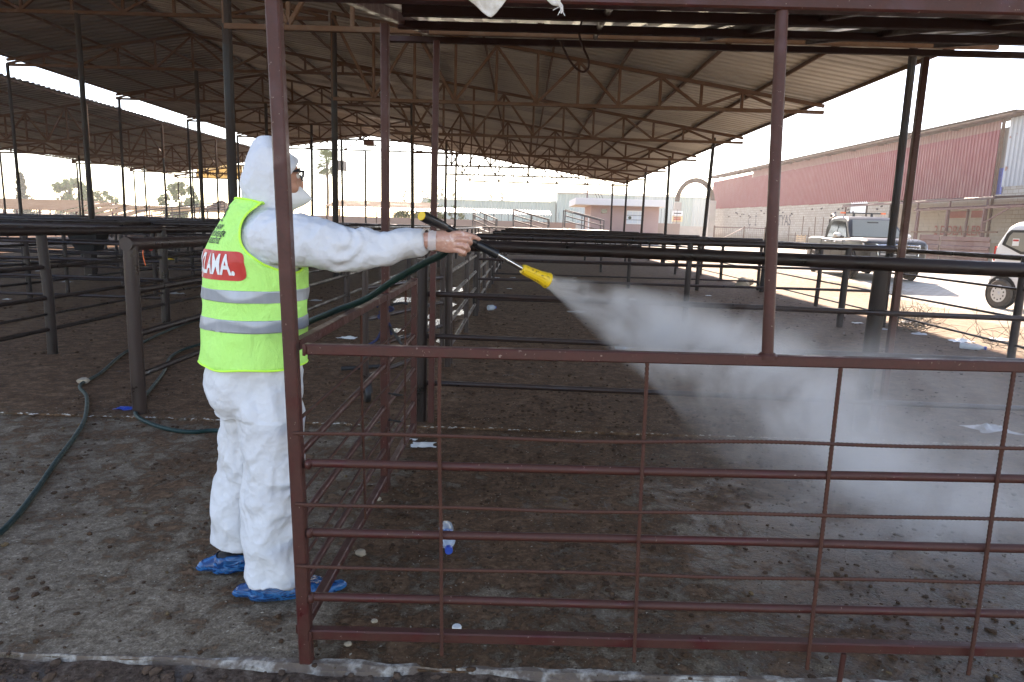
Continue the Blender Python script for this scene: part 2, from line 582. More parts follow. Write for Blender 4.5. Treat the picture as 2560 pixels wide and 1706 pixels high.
# broken pale edge of the slab
def slab_edge():
    b = MB()
    xs = [-7 + 0.02 * i for i in range(680)]
    for x in xs:
        n1 = mnoise.noise((x * 2.2, 0.3, 0)); n2 = mnoise.noise((x * 11, 3.3, 0)); n3 = mnoise.noise((x * 31, 7, 0))
        gap = sstep(0.15, 0.4, mnoise.noise((x * 1.1 + 40, 9, 0)))
        wd = max(0.004, (0.035 + 0.03 * n1 + 0.018 * n2 + 0.008 * n3 - 0.04 * gap * (x > -0.3)) * lerp(.30, 1.0, sstep(-1.5, -.7, x)))
        yb = 2.105 + 0.010 * n2
        b.v += [(x, yb + wd * 0.55, 0.0045), (x, yb, 0.006 + 0.002 * n3), (x, yb - wd * 0.5, -0.004 + 0.006 * n3), (x, yb - wd * 0.75 - 0.008, -0.045)]
    n = len(xs)
    b.f = [(i * 4 + j, i * 4 + j + 1, i * 4 + j + 5, i * 4 + j + 4) for i in range(n - 1) for j in range(3)]
    k_ = NT('edge_concrete')
    v = k_.co('Object')
    f = k_.noise(v, 40, 5, 0.7)
    m2 = k_.noise(v, 9, 4, 0.6)
    c = k_.ramp(f, [(0.32, (0.12, 0.092, 0.066)), (0.5, (0.32, 0.275, 0.225)), (0.75, (0.52, 0.47, 0.40))])
    c = k_.mix(k_.ramp(m2, [(0.46, 0.95), (0.56, 0.0)]), c, (0.13, 0.088, 0.060))
    k_.set(col=c, rough=0.9)
    k_.bump(f, 0.8, 0.01)
    o = b.build('slab_edge', k_.m, smooth=False)
    tag(o, kind='structure')
slab_edge()

# pale crumbs along the joint between the two slabs
def joint_edge():
    b = MB()
    r_ = random.Random(5)
    for i in range(230):
        x = r_.uniform(-4.2, 5.5)
        y = 4.872 + r_.gauss(0, 0.012)
        s_ = r_.uniform(0.003, 0.012)
        b.add([(x - s_ * r_.uniform(1, 2.5), y - s_ * .4, 0.013), (x + s_ * r_.uniform(1, 2.5), y - s_ * .4, 0.013), (x, y + s_ * .5, 0.013), (x, y, 0.014 + s_ * .6)], [(0, 1, 3), (1, 2, 3), (2, 0, 3)])
    tag(b.build('joint_gravel', M['concrete_pale']), 'pale grit along the joint of the concrete floor', 'grit', kind='stuff')
joint_edge()

# puddles in the passage and in the sprayed pen
def puddle(cx, cy, rx, ry, seed, z=0.0165):
    b = MB()
    n = 40
    pts = [(cx, cy, z)]
    for j in range(n):
        q = 2 * math.pi * j / n
        r_ = 1 + 0.45 * mnoise.noise((math.cos(q) * 2.3, math.sin(q) * 2.3, seed)) + 0.25 * mnoise.noise((math.cos(q) * 6, math.sin(q) * 6, seed))
        pts.append((cx + rx * r_ * math.cos(q), cy + ry * r_ * math.sin(q), z))
    b.add(pts, [(0, 1 + j, 1 + (j + 1) % n) for j in range(n)])
    tag(b.build('water', M['puddle_water']), kind='structure')
for i, (x, y, rx, ry) in enumerate(((-1.25, 10.2, 0.16, 0.45), (-1.05, 11.5, 0.12, 0.40), (-1.75, 9.3, 0.12, 0.22), (-2.2, 13.2, 0.22, 0.5), (-.98, 8.6, 0.07, 0.22), (-1.6, 15.5, 0.25, 0.7), (-1.45, 10.9, .07, .3), (-1.3, 12.6, .1, .3))):
    puddle(x, y, rx, ry, i * 3.1)

# clods of dung, straw and grit lying on the floor
def clods():
    r_ = random.Random(11)
    base = bmesh.new()
    bmesh.ops.create_icosphere(base, subdivisions=1, radius=1)
    bv = [v_.co.copy() for v_ in base.verts]
    bf = [tuple(v_.index for v_ in f.verts) for f in base.faces]
    base.free()
    def scatter(count, area, zf, smin, smax, flat=0.55, dens=None):
        b = MB()
        k2 = 0
        while k2 < count:
            x = r_.uniform(area[0], area[1]); y = r_.uniform(area[2], area[3])
            if dens and r_.random() > dens(x, y):
                continue
            k2 += 1
            s_ = smin + (smax - smin) * r_.random() ** 3.5
            q = r_.uniform(0, 6.28)
            sx, sy, sz = s_ * r_.uniform(.7, 1.4), s_ * r_.uniform(.7, 1.2), s_ * flat * r_.uniform(.5, 1.2)
            sd_ = r_.uniform(0, 99)
            vs = []
            for p in bv:
                k3 = 1 + 0.35 * mnoise.noise(p * 1.7 + Vector((sd_, 0, 0)))
                px, py = p.x * sx * k3, p.y * sy * k3
                vs.append((x + px * math.cos(q) - py * math.sin(q), y + px * math.sin(q) + py * math.cos(q), zf(x, y) + sz * 0.55 + p.z * sz * k3))
            b.add(vs, bf)
        return b
    den = lambda x, y: (0.35 + 0.65 * sstep(-0.15, 0.35, mnoise.noise((x * 1.4, y * 1.4, 5)))) * (1.0 if x > -0.7 else 0.5)
    tag(scatter(7500, (-3.6, 4.4, 2.1, 6.4), lambda x, y: 0.0 if y < 4.87 else 0.012, 0.003, 0.017, 0.55, den).build('dung_clods', M['dung'], smooth=False), 'dark crumbs of dung scattered on the concrete floor', 'dung', kind='stuff')
    tag(scatter(3000, (-8, 6.3, 6.4, 16), lambda x, y: 0.012, 0.008, 0.026, 0.5, None).build('dung_clods', M['dung'], smooth=False), 'dark crumbs of dung in the pens behind', 'dung', kind='stuff')
    plain('mud_brown', (0.095, 0.060, 0.041), 0.95, 0, 0.4, 50, 0.1, 0.5)
    tag(scatter(2600, (-3.0, 2.8, 1.66, 2.08), lambda x, y: muck_z(x, y), 0.004, 0.022, 0.7, None).build('mud_crumbs', M['mud_brown'], smooth=False), 'brown mud crumbs in front of the slab edge', 'mud', kind='stuff')
    plain('dung_tan', (0.13, 0.085, 0.045), 0.9, 0, 0.4, 50, 0.2, 0.5)
    tag(scatter(420, (-3.4, 3.2, 1.75, 4.9), lambda x, y: 0.0 if y > 2.08 else muck_z(x, y), 0.004, 0.017, 0.7, None).build('straw_crumbs', M['dung_tan'], smooth=False), 'tan crumbs of feed and straw on the floor', 'crumbs', kind='stuff')
    # chaff: thin pale flakes
    b = MB()
    for i in range(5200):
        near = r_.random() < 0.75
        x = r_.uniform(-3.6, 5.0); y = r_.uniform(2.12, 5.6) if near else r_.uniform(5.6, 16)
        if mnoise.noise((x * 1.1, y * 1.1, 17)) + r_.uniform(-.25, .25) < -0.02:
            continue
        l_ = r_.uniform(0.002, 0.009) * (1 if near else 2.4); wd = l_ * r_.uniform(.15, .5)
        q = r_.uniform(0, 3.14); c_, s_ = math.cos(q), math.sin(q)
        z = (0.003 if y < 4.87 else 0.0155) + r_.uniform(0, 0.003)
        b.add([(x + c_ * l_, y + s_ * l_, z), (x - s_ * wd, y + c_ * wd, z + .002), (x - c_ * l_, y - s_ * l_, z), (x + s_ * wd, y - c_ * wd, z + .001)], [(0, 1, 2, 3)])
    plain('chaff', (0.36, 0.31, 0.24), 0.9, 0, 0.3, 30)
    tag(b.build('chaff_flakes', M['chaff']), 'pale chaff flakes strewn over the dirty floor', 'chaff', kind='stuff')
clods()

# ------------------------------------------------------------------ market shed
S0, DS = 5.05, 6.15
ST = [S0 + DS * i for i in range(9)]              # stations of poles, trusses and cross fences
RIDGE_X, RIDGE_Z = -11.1, 7.42
EAVE_R, EAVE_L = 7.25, -17.3
SLOPE = 0.153
ROOF_Y0, ROOF_Y1 = 6.2, 50.4

def roof_z(x):
    return RIDGE_Z - SLOPE * abs(x - RIDGE_X)

def corrugated_sheet(name, xa, za, xb, zb, width, pitch, amp, mat, prof='sine', seg=3):
    """sheet from (xa,za) to (xb,zb), ribs running that way, width along +y from 0; ribs are real folds"""
    b = MB()
    rows = []
    if prof == 'sine':
        k2 = int(round(width / pitch)) * 4
        ys = [(width * i / k2, amp * math.sin(2 * math.pi * i / 4)) for i in range(k2 + 1)]
    else:                                          # trapezoid ribs
        ys = []
        k2 = int(round(width / pitch))
        for i in range(k2):
            y0 = i * pitch
            ys += [(y0, 0), (y0 + pitch * .55, 0), (y0 + pitch * .66, amp), (y0 + pitch * .89, amp)]
        ys += [(width, 0), (width + pitch * .2, -.004)]
    for i in range(seg + 1):
        t = i / seg
        rows += [(lerp(xa, xb, t), y, lerp(za, zb, t) + dz) for y, dz in ys]
    n = len(ys)
    b.v = rows
    b.f = [(i * n + j, i * n + j + 1, (i + 1) * n + j + 1, (i + 1) * n + j) for i in range(seg) for j in range(n - 1)]
    return b.mesh(name, mat)

def truss(parent, y, x0, x1, zc, topf, bays, up_first, w=0.07, mat='truss_rust', dbl=False, peak=None):
    """flat truss across the shed: bottom chord at zc, top chord along topf(x); each web member is a piece of its own"""
    t = part_empty('truss', parent)
    m = M[mat]
    MB().bar((x0, y, zc), (x1, y, zc), w, w).build('bottom_chord', m, t)
    xs_top = [x0] + ([peak] if peak is not None else []) + [x1]
    for a, b_ in zip(xs_top, xs_top[1:]):
        MB().bar((a, y, topf(a) - w / 2), (b_, y, topf(b_) - w / 2), w, w).build('top_chord', m, t)
    n = bays
    for i in range(n + 1):
        x = lerp(x0, x1, i / n)
        zt = topf(x) - w
        if zt - zc > 0.12:
            MB().bar((x, y + 0.004, zc + w / 2), (x, y + 0.004, zt + 0.01), w * .78, w * .78).build('strut', m, t)
    for i in range(n):
        xa, xb = lerp(x0, x1, i / n), lerp(x0, x1, (i + 1) / n)
        rising = (i % 2 == 0) == up_first
        if rising:
            p, q = (xa, zc + w * .4), (xb, topf(xb) - w)
        else:
            p, q = (xa, topf(xa) - w), (xb, zc + w * .4)
        if abs(q[1] - p[1]) > 0.08:
            MB().bar((p[0], y - 0.006, p[1]), (q[0], y - 0.006, q[1]), w * .78, w * .78).build('diagonal', m, t)
    return t

def pole(parent, x, y, z1, r_=0.055, mat='pole_dark', lean=(0, 0), z0=0.0, square=False):
    b = MB()
    if square:
        b.bar((x, y, z0), (x + lean[0], y + lean[1], z1), r_ * 2, r_ * 2)
    else:
        b.tube([(x, y, z0), (x + lean[0] * .5, y + lean[1] * .5, (z0 + z1) / 2), (x + lean[0], y + lean[1], z1)], r_, 10)
    return b.build('pole', M[mat], parent, smooth=not square)

def main_shed():
    sh = thing('market_shed', 'long open livestock shed with corrugated roof on rusty trusses over all the pens', 'shed', (RIDGE_X, 28, 0))
    W = 0.9
    ny = int(round((ROOF_Y1 - ROOF_Y0) / W))
    org = Vector(ORG[sh.name])
    # three runs of sheets: two on the long right slope, one on the left
    runs = ((RIDGE_X + .02, -2.0, 0.0), (-2.35, EAVE_R, -0.028), (RIDGE_X - .02, EAVE_L, 0.0))
    for xa, xb, dz in runs:
        me = corrugated_sheet('roof_sheet', xa, roof_z(xa) + dz + .09, xb, roof_z(xb) + dz + .09, W, .30, 0.045, M['roof_zinc'] if xb > -5 else M['roof_zinc_shaded'], 'trap')
        for i in range(ny):
            link('roof_sheet', me, sh, (-org.x + rnd.gauss(0, .012), ROOF_Y0 + i * W - org.y, -org.z + rnd.gauss(0, .002)))
    # purlins along the shed
    for x in [EAVE_R - .12] + [lerp(-9.4, 5.6, i / 9) for i in range(10)] + [lerp(-12.6, EAVE_L + .12, i / 3) for i in range(4)]:
        MB().bar((x, ROOF_Y0 + .05, roof_z(x) + .028), (x, ROOF_Y1 - .05, roof_z(x) + .028), .05, .075).build('purlin', M['truss_rust'], sh)
    MB().bar((RIDGE_X, ROOF_Y0 + .05, RIDGE_Z + .02), (RIDGE_X, ROOF_Y1, RIDGE_Z + .02), .06, .08).build('ridge_beam', M['truss_rust'], sh)
    MB().prism([(RIDGE_X - .3, ROOF_Y0, RIDGE_Z + .085), (RIDGE_X, ROOF_Y0, RIDGE_Z + .145), (RIDGE_X + .3, ROOF_Y0, RIDGE_Z + .085), (RIDGE_X + .3, ROOF_Y0, RIDGE_Z + .095), (RIDGE_X, ROOF_Y0, RIDGE_Z + .16), (RIDGE_X - .3, ROOF_Y0, RIDGE_Z + .095)], (0, ROOF_Y1 - ROOF_Y0, 0)).build('ridge_cap', M['roof_zinc_shaded'], sh)
    for k2, y in enumerate(ST[1:8]):
        top = lambda x: roof_z(x) - .012
        truss(sh, y, -4.72, EAVE_R - .05, 4.42, top, 12, False, .085)
        truss(sh, y + .09, EAVE_L + .05, -4.85, 6.27, top, 10, True, .085, peak=RIDGE_X)
        pole(sh, -4.72, y + .04, roof_z(-4.72) - .05, .075, lean=(rnd.gauss(0, .03), 0))
        pole(sh, RIDGE_X + .15, y + .09, 6.25, .065, lean=(rnd.gauss(0, .03), 0))
        pole(sh, EAVE_L + .1, y + .05, 6.3, .055, lean=(rnd.gauss(0, .04), 0))
        pole(sh, 6.03 if k2 == 0 else 6.15, y + .16, 4.46 + .12, .06, lean=(-.02 if k2 == 0 else rnd.gauss(0.02, .06), 0), mat='pole_dark')
    return sh
main_shed()

def second_shed():
    X0, X1 = -18.5, -27.4
    Z0, Z1 = 6.12, 4.62
    W = 0.9
    sh = thing('market_shed', 'lower mono-pitch corrugated shed beyond the gap of sky, left of the main roof', 'shed', (-23, 34, 0))
    org = Vector(ORG[sh.name])
    ys = (21.5, 54.5)
    z_ = lambda x: lerp(Z0, Z1, (x - X0) / (X1 - X0))
    me = corrugated_sheet('roof_sheet', X0, Z0 + .1, X1, Z1 + .1, .9, .30, 0.045, M['roof_zinc_shaded'], 'trap')
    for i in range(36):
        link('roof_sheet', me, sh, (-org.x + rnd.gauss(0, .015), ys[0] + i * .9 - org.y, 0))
    for x in [lerp(X0 - .1, X1 + .1, i / 7) for i in range(8)]:
        MB().bar((x, ys[0], z_(x) + .03), (x, ys[1], z_(x) + .03), .05, .075).build('purlin', M['truss_rust'], sh)
    for k2, y in enumerate([23.6 + DS * i for i in range(6)]):
        truss(sh, y, X1 + .05, X0 - .05, 4.45, lambda x: z_(x) - .012, 10, True, .085)
        pole(sh, X0 - .08, y + .07, 5.9, .055, lean=(rnd.gauss(0, .05), 0))
        pole(sh, X1 + .3, y + .07, 4.45, .05)
        pole(sh, -23, y + .07, 4.45, .05)
    return sh
second_shed()
# ------------------------------------------------------------------ canopy over the near pen
def canopy():
    c = thing('pen_canopy', 'low wine-red steel canopy with corrugated sheet over the sprayed pen', 'canopy', (-0.70, 2.12, 0))
    m, md = M['paint_wine'], M['paint_wine_dark']
    MB().bar((-0.694, 2.12, -0.03), (-0.748, 2.12, 2.14), .042, .042).build('post', m, c)
    MB().tube([(0.782, 2.12, 1.112), (0.756, 2.12, 1.6), (0.731, 2.12, 2.14)], .0178, 14).build('post', m, c, True)
    MB().lathe([(.030, 0), (.030, .012), (.022, .02)], (0.782, 2.12, 1.11), (0, 0, 1), 14).build('weld_collar', m, c, True)
    MB().bar((-0.737, 3.72, 0), (-0.74, 3.72, 2.50), .042, .042).build('post', m, c)
    MB().bar((-0.65, 5.0, 0), (-0.636, 5.0, 2.745), .042, .042).build('post', m, c)
    MB().bar((2.788, 5.10, 0), (2.79, 5.10, 2.745), .045, .045).build('post', m, c)
    MB().bar((-0.80, 2.12, 2.157), (3.9, 2.12, 2.165), .05, .052).build('beam', m, c)
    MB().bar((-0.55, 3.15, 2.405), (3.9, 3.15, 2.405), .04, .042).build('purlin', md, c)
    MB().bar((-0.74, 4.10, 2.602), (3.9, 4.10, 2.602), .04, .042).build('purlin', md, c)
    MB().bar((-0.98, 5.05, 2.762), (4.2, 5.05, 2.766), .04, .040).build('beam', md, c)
    for x, dx in ((-0.72, 0), (1.22, .06), (1.95, 0.05), (2.84, 0)):
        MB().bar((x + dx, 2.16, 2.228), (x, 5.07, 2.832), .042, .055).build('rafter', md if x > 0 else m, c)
    # brace hanging from the rafter
    MB().tube([(0.31, 2.75, 2.335), (0.39, 4.0, 2.595), (0.46, 5.0, 2.795)], .017, 8).build('brace', md, c, True)
    # sheets: trapezoid ribs running down the slope
    org = Vector(ORG[c.name])
    wd, pitch = 0.80, 0.20
    b = MB()
    ys = []
    for i in range(4):
        q = i * pitch
        ys += [(q, 0), (q + .105, 0), (q + .13, .038), (q + .175, .038)]
    ys.append((wd, 0))
    slope = (2.832 - 2.228) / (5.07 - 2.16)
    n = len(ys)
    for k2 in range(9):
        yy = 1.98 + (5.32 - 1.98) * k2 / 8
        for x, dz in ys:
            b.v.append((x, yy, 2.205 + slope * (yy - 2.16) + .066 + dz + .006 * mnoise.noise((x * 4, yy * 2.5, 0))))
    b.f = [(i * n + j, i * n + j + 1, (i + 1) * n + j + 1, (i + 1) * n + j) for i in range(8) for j in range(n - 1)]
    me = b.mesh('roof_sheet', M['canopy_sheet'])
    for i in range(6):
        link('roof_sheet', me, c, (-0.86 + i * wd * .995 - org.x, -org.y + rnd.gauss(0, .02), -org.z + .002 * (i % 2)))
    return c
canopy()

def rebar(p0, p1, r_=.006, wav=0.004, seed=0):
    p0, p1 = Vector(p0), Vector(p1)
    L = (p1 - p0).length
    n = int(L / .0075)
    pts, rs = [], []
    for i in range(n + 1):
        t = i / n
        p = p0.lerp(p1, t)
        off = Vector((mnoise.noise((t * L * 1.6, seed, 0)), mnoise.noise((t * L * 1.6, seed, 7)), mnoise.noise((t * L * 1.6, seed, 13)))) * wav
        d = (p1 - p0).normalized()
        off -= d * off.dot(d)
        pts.append(p + off)
        rs.append(r_ * (1.12 if i % 2 else 0.88))
    return MB().tube(pts, rs, 6)

def front_panel():
    f = thing('fence_panel', 'wine-red barred fence panel across the front of the sprayed pen', 'fence', (-0.70, 2.12, 0))
    m, rb = M['paint_wine'], M['rebar_brown']
    zz = lambda z, x: z + .0115 * (x + .7)
    X1 = 4.3
    MB().bar((-0.675, 2.12, zz(1.096, -.68)), (X1, 2.12, zz(1.092, X1) - .02), .036, .034).build('top_rail', m, f)
    MB().bar((-0.675, 2.12, zz(.112, -.68)), (X1, 2.12, zz(.114, X1)), .036, .036).build('bottom_rail', m, f)
    for z in (.716, .478, .244):
        pts = [(x, 2.12 + .003 * mnoise.noise((x, z * 9, 0)), zz(z, x) + .005 * mnoise.noise((x * .8, z * 9, 4))) for x in [-.68 + i * .5 for i in range(11)]]
        MB().tube(pts, .0145, 12).build('rail', m, f, True)
        MB().sphere((-.672, 2.112, zz(z, -.67)), .0185, 10, 7, (.7, 1, 1)).build('weld_bead', m, f, True)
    for z in (1.096, .112):
        MB().tube([(-.674, 2.098, z - .018), (-.672, 2.0965, z), (-.674, 2.098, z + .018)], [.005, .0065, .005], 6).build('weld_bead', m, f, True)
    for k2, z in enumerate((.824, .585, .366)):
        rebar((-.712, 2.0935, zz(z, -.7)), (X1, 2.0935, zz(z + .004, X1)), .006, .010, k2 * 5.1).build('rebar', rb, f, True)
    for k2, (xa, xb) in enumerate(((-.248, -.226), (.404, .412), (1.003, .993), (1.547, 1.528), (2.16, 2.14), (2.75, 2.76))):
        rebar((xa, 2.1085, 1.105), (xb, 2.0795, .07), .0065, .010, 30 + k2 * 3.3).build('rebar', rb, f, True)
    MB().tube([(1.124, 2.105, .115), (1.119, 2.105, -.03)], .009, 8).build('stub_leg', m, f, True)
front_panel()

def side_panel():
    f = thing('fence_panel', 'wine-red barred side panel running back from the corner post beside the worker', 'fence', (-0.72, 2.14, 0))
    m, rb = M['paint_wine'], M['rebar_brown']
    X = -0.722
    for ya, yb in ((2.15, 3.58), (3.62, 4.60)):
        MB().bar((X, ya, 1.099), (X, yb, 1.105), .036, .034).build('top_rail', m, f)
        MB().bar((X, ya, .102), (X, yb, .098), .036, .036).build('bottom_rail', m, f)
        for z in (.728, .495, .255):
            MB().tube([(X, ya, z), (X, (ya + yb) / 2, z + rnd.gauss(.004, .003)), (X, yb, z + .01)], .0135, 12).build('rail', m, f, True)
        for k2, z in enumerate((.86, .605, .37)):
            rebar((X + .018, ya, z), (X + .018, yb, z + .02), .006, .008, ya + k2).build('rebar', rb, f, True)
    MB().bar((X, 3.60, .02), (X, 3.60, 1.12), .04, .04).build('post', m, f)
    MB().bar((X, 4.62, .02), (X, 4.62, 1.13), .04, .04).build('post', m, f)
    rebar((X + .022, 2.98, 1.09), (X + .022, 3.02, .12), .006, .012, 77).build('rebar', rb, f, True)
    rebar((X + .022, 4.15, 1.09), (X + .022, 4.12, .12), .006, .012, 79).build('rebar', rb, f, True)
side_panel()

# ------------------------------------------------------------------ pipe fences of the pens
def pipe_fence(label, p0, p1, posts, rails, post_r=.045, post_h=1.33, mat='pipe_black', group=None, name='pipe_fence', low=None, sag=0.006, caps=True):
    """p0,p1: ends on the ground; posts: distances along the fence; rails: (height, radius[, drop per metre])"""
    p0, p1 = Vector((*p0, 0)), Vector((*p1, 0))
    d = (p1 - p0)
    L = d.length
    d.normalize()
    f = thing(name, label, 'fence', tuple(p0), 0, group)
    for t in posts:
        q = p0 + d * t
        pr = post_r * rnd.uniform(.9, 1.1)
        MB().tube([(q.x, q.y, -.02), (q.x + rnd.gauss(0, .006), q.y, post_h / 2), (q.x + rnd.gauss(0, .012), q.y, post_h)], pr, 12).build('post', M[mat], f, True)
    for k2, rl in enumerate(rails):
        z, r_ = rl[0], rl[1]
        drop = rl[2] if len(rl) > 2 else 0.0
        n = max(2, int(L / 1.5))
        pts = []
        for i in range(n + 1):
            q = p0 + d * (L * i / n)
            pts.append((q.x, q.y, z - drop * L * i / n + sag * mnoise.noise((i * .7, z * 11, p0.y))))
        MB().tube(pts, r_, 12 if r_ > .03 else 8).build('rail', M[mat if (k2 == 0 or not low) else low], f, True)
    return f

RAILS = ((1.31, .048), (.95, .021), (.62, .021), (.29, .021))

def pens():
    ordi = ('', 'second', 'third', 'fourth', 'fifth', 'sixth', 'seventh', 'eighth')
    # back fence of the sprayed pen
    f = thing('pipe_fence', 'thick black pipe fence behind the mist at the back of the sprayed pen', 'fence', (-0.73, 5.05, 0))
    MB().tube([(-0.80, 5.055, 1.352), (1.2, 5.06, 1.325), (3.0, 5.06, 1.297), (6.1, 5.03, 1.25)], [.041, .045, .052, .062], 16).build('rail', M['pipe_black'], f, True)
    for z in (.982, .664, .302):
        MB().tube([(-0.76, 5.06, z), (1.2, 5.06, z - .02), (3.0, 5.06, z - .045), (6.1, 5.05, z - .07)], .0205, 10).build('rail', M['pipe_brown'], f, True)
    MB().tube([(-.73, 5.03, -.02), (-.728, 5.03, .7), (-.725, 5.03, 1.24)], .042, 14).build('post', M['pipe_black'], f, True)
    MB().tube([(2.66, 5.14, -.02), (2.67, 5.14, .7), (2.675, 5.12, 1.27)], .058, 14).build('post', M['pipe_black'], f, True)
    MB().tube([(5.9, 5.1, -.02), (5.9, 5.1, 1.27)], .055, 12).build('post', M['pipe_black'], f, True)
    for k2, y in enumerate(ST[1:8]):
        lab = '%s black pipe fence across the pens behind the mist, counted from the front' % ordi[k2 + 1]
        pipe_fence(lab, (-0.74, y), (6.0, y), (0.0, 3.46, 5.2 if k2 % 2 else 6.0), RAILS, .048, 1.31, low='pipe_brown', group='cross fences of the pens on the right', sag=.01)
    # yard-side fence
    pts = [8.57 - 3.0, 11.3 - 3.0, 14.4 - 3.0, 18.0 - 3.0, 21.4 - 3.0] + [21.4 + 3.1 * i for i in range(1, 8)]
    pipe_fence('long pipe fence between the pens and the sunlit yard', (6.22, 3.0), (6.22, 48.5), pts, ((1.285, .034), (.90, .017), (.55, .016), (.20, .015)), .046, 1.29)
    # passage side of the pens on the right
    pipe_fence('brown pipe fence with shiny rails along the passage side of the pens', (-0.745, 7.05), (-0.745, 48.5), [0.0, .16, 2.35, 4.55, 4.75, 7.0, 9.2, 11.4, 14, 17, 20, 23, 26, 29, 32, 35, 38, 41], ((1.27, .036), (1.0, .022), (.74, .022), (.47, .022), (.2, .022)), .036, 1.28, mat='pipe_brown')
    # gate standing open in the passage, on a castor
    h0, h1 = Vector((-0.80, 6.98, 0)), Vector((-1.27, 5.55, 0))
    g = thing('pen_gate', 'brown pipe gate on a castor wheel standing open in the passage', 'gate', tuple(h1))
    for q in (h0, h1):
        MB().tube([(q.x, q.y, .16), (q.x, q.y, 1.26)], .026, 12).build('gate_post', M['pipe_brown'], g, True)
    for z in (1.24, .96, .70, .46, .22):
        MB().tube([(h0.x, h0.y, z), (h1.x, h1.y, z)], .019, 10).build('rail', M['pipe_brown'], g, True)
    MB().lathe([(.03, -.022), (.075, -.022), (.08, -.012), (.08, .012), (.075, .022), (.03, .022)], (h1.x + .02, h1.y - .03, .092), (1, .35, 0), 18).build('castor_wheel', M['rubber_black'], g, True)
    for s_ in (-1, 1):
        MB().bar((h1.x + .02 + s_ * .03, h1.y - .03 + s_ * .01, .09), (h1.x + s_ * .03, h1.y + s_ * .01, .19), .03, .006).build('castor_fork', M['pipe_brown'], g)
    # left side: fences along the passage
    pipe_fence('dark pipe fence with rounded end post left of the worker', (-2.86, 4.98), (-2.86, 48.5), [0, 2.9, 6.2, 9.3, 12.4, 15.5, 18.6, 21.7, 24.8, 28, 31, 34, 37, 40], ((1.285, .047), (.94, .025), (.617, .026), (.30, .024)), .050, 1.27, mat='pipe_brown', low='pipe_black')
    MB().lathe([(.002, -.03), (.05, -.03), (.052, -.02), (.052, .05)], (-2.86, 4.96, 1.285), (0, 1, 0), 16).build('end_cap', M['pipe_brown'], bpy.data.objects[[o.name for o in COL.objects if o.get('label', '').startswith('dark pipe fence with rounded')][0]], True)
    pipe_fence('dark pipe fence along the second row of pens left of the hose', (-4.95, 3.2), (-4.95, 48.5), [3.86, 6.2, 9.3, 12.4, 15.5, 18.6, 21.7, 24.8, 28, 31, 34, 37, 40, 43], ((1.30, .046), (.93, .023), (.61, .022), (.44, .014), (.28, .022)), .052, 1.30)
    pipe_fence('dark pipe fence in the middle of the pens on the far left', (-8.45, 9.4), (-8.45, 48.5), [2.2, 5, 8.1, 11.2, 14.3, 17.4, 20.5, 23.6, 26.7, 30, 33, 36], ((1.30, .044), (.93, .022), (.61, .022), (.28, .022)), .048, 1.30)
    pipe_fence('dark pipe fence under the left eave of the main roof', (-13.2, 12.0), (-13.2, 48.5), [0, 3, 6, 9, 12, 15, 18, 21, 24, 27, 30, 33, 36], ((1.30, .044), (.93, .022), (.61, .022), (.28, .022)), .048, 1.30)
    for k2, y in enumerate((12.6, 18.7, 24.8)):
        pipe_fence('%s low divider of thin dark rails between the left cross fences' % ('nearest', 'middle', 'farthest')[k2], (-13.2, y), (-4.95, y), [0, 2.1, 4.75, 6.4, 8.2], ((1.25, .03), (1.0, .018), (.76, .018), (.52, .018), (.28, .018)), .035, 1.26, group='thin dividers of the pens on the left')
    for k2, y in enumerate((9.42, 15.6, 21.7, 27.9, 34.0, 40.2, 46.3)):
        pipe_fence('%s black pipe fence across the pens left of the worker, counted from the front' % ('first', 'second', 'third', 'fourth', 'fifth', 'sixth', 'seventh')[k2], (-17.0, y), (-4.95, y), [0, 3.0, 6.0, 8.6, 12.05], ((1.31, .05), (1.09, .022), (.86, .022), (.62, .022), (.36, .022)), .05, 1.31, group='cross fences of the pens on the left')
    for k2, y in enumerate((24, 30.2, 36.3, 42.5, 48.5)):
        pipe_fence('%s black pipe fence across the pens of the second shed, counted from the front' % ('first', 'second', 'third', 'fourth', 'fifth')[k2], (-29.0, y), (-18.4, y), [0, 3.5, 7, 10.5], ((1.31, .05), (.95, .022), (.62, .022), (.29, .022)), .05, 1.31, group='cross fences of the second shed')
    # rails at the far end of the passage
    for k2, (y, xa, xb) in enumerate(((13.8, -2.3, -1.1), (52.0, -17, 6))):
        if k2 == 0:
            continue
        pipe_fence('last pipe fence closing the far end of the shed', (xa, y), (xb, y), [i * 2.9 for i in range(9)], RAILS, .045, 1.31)
pens()
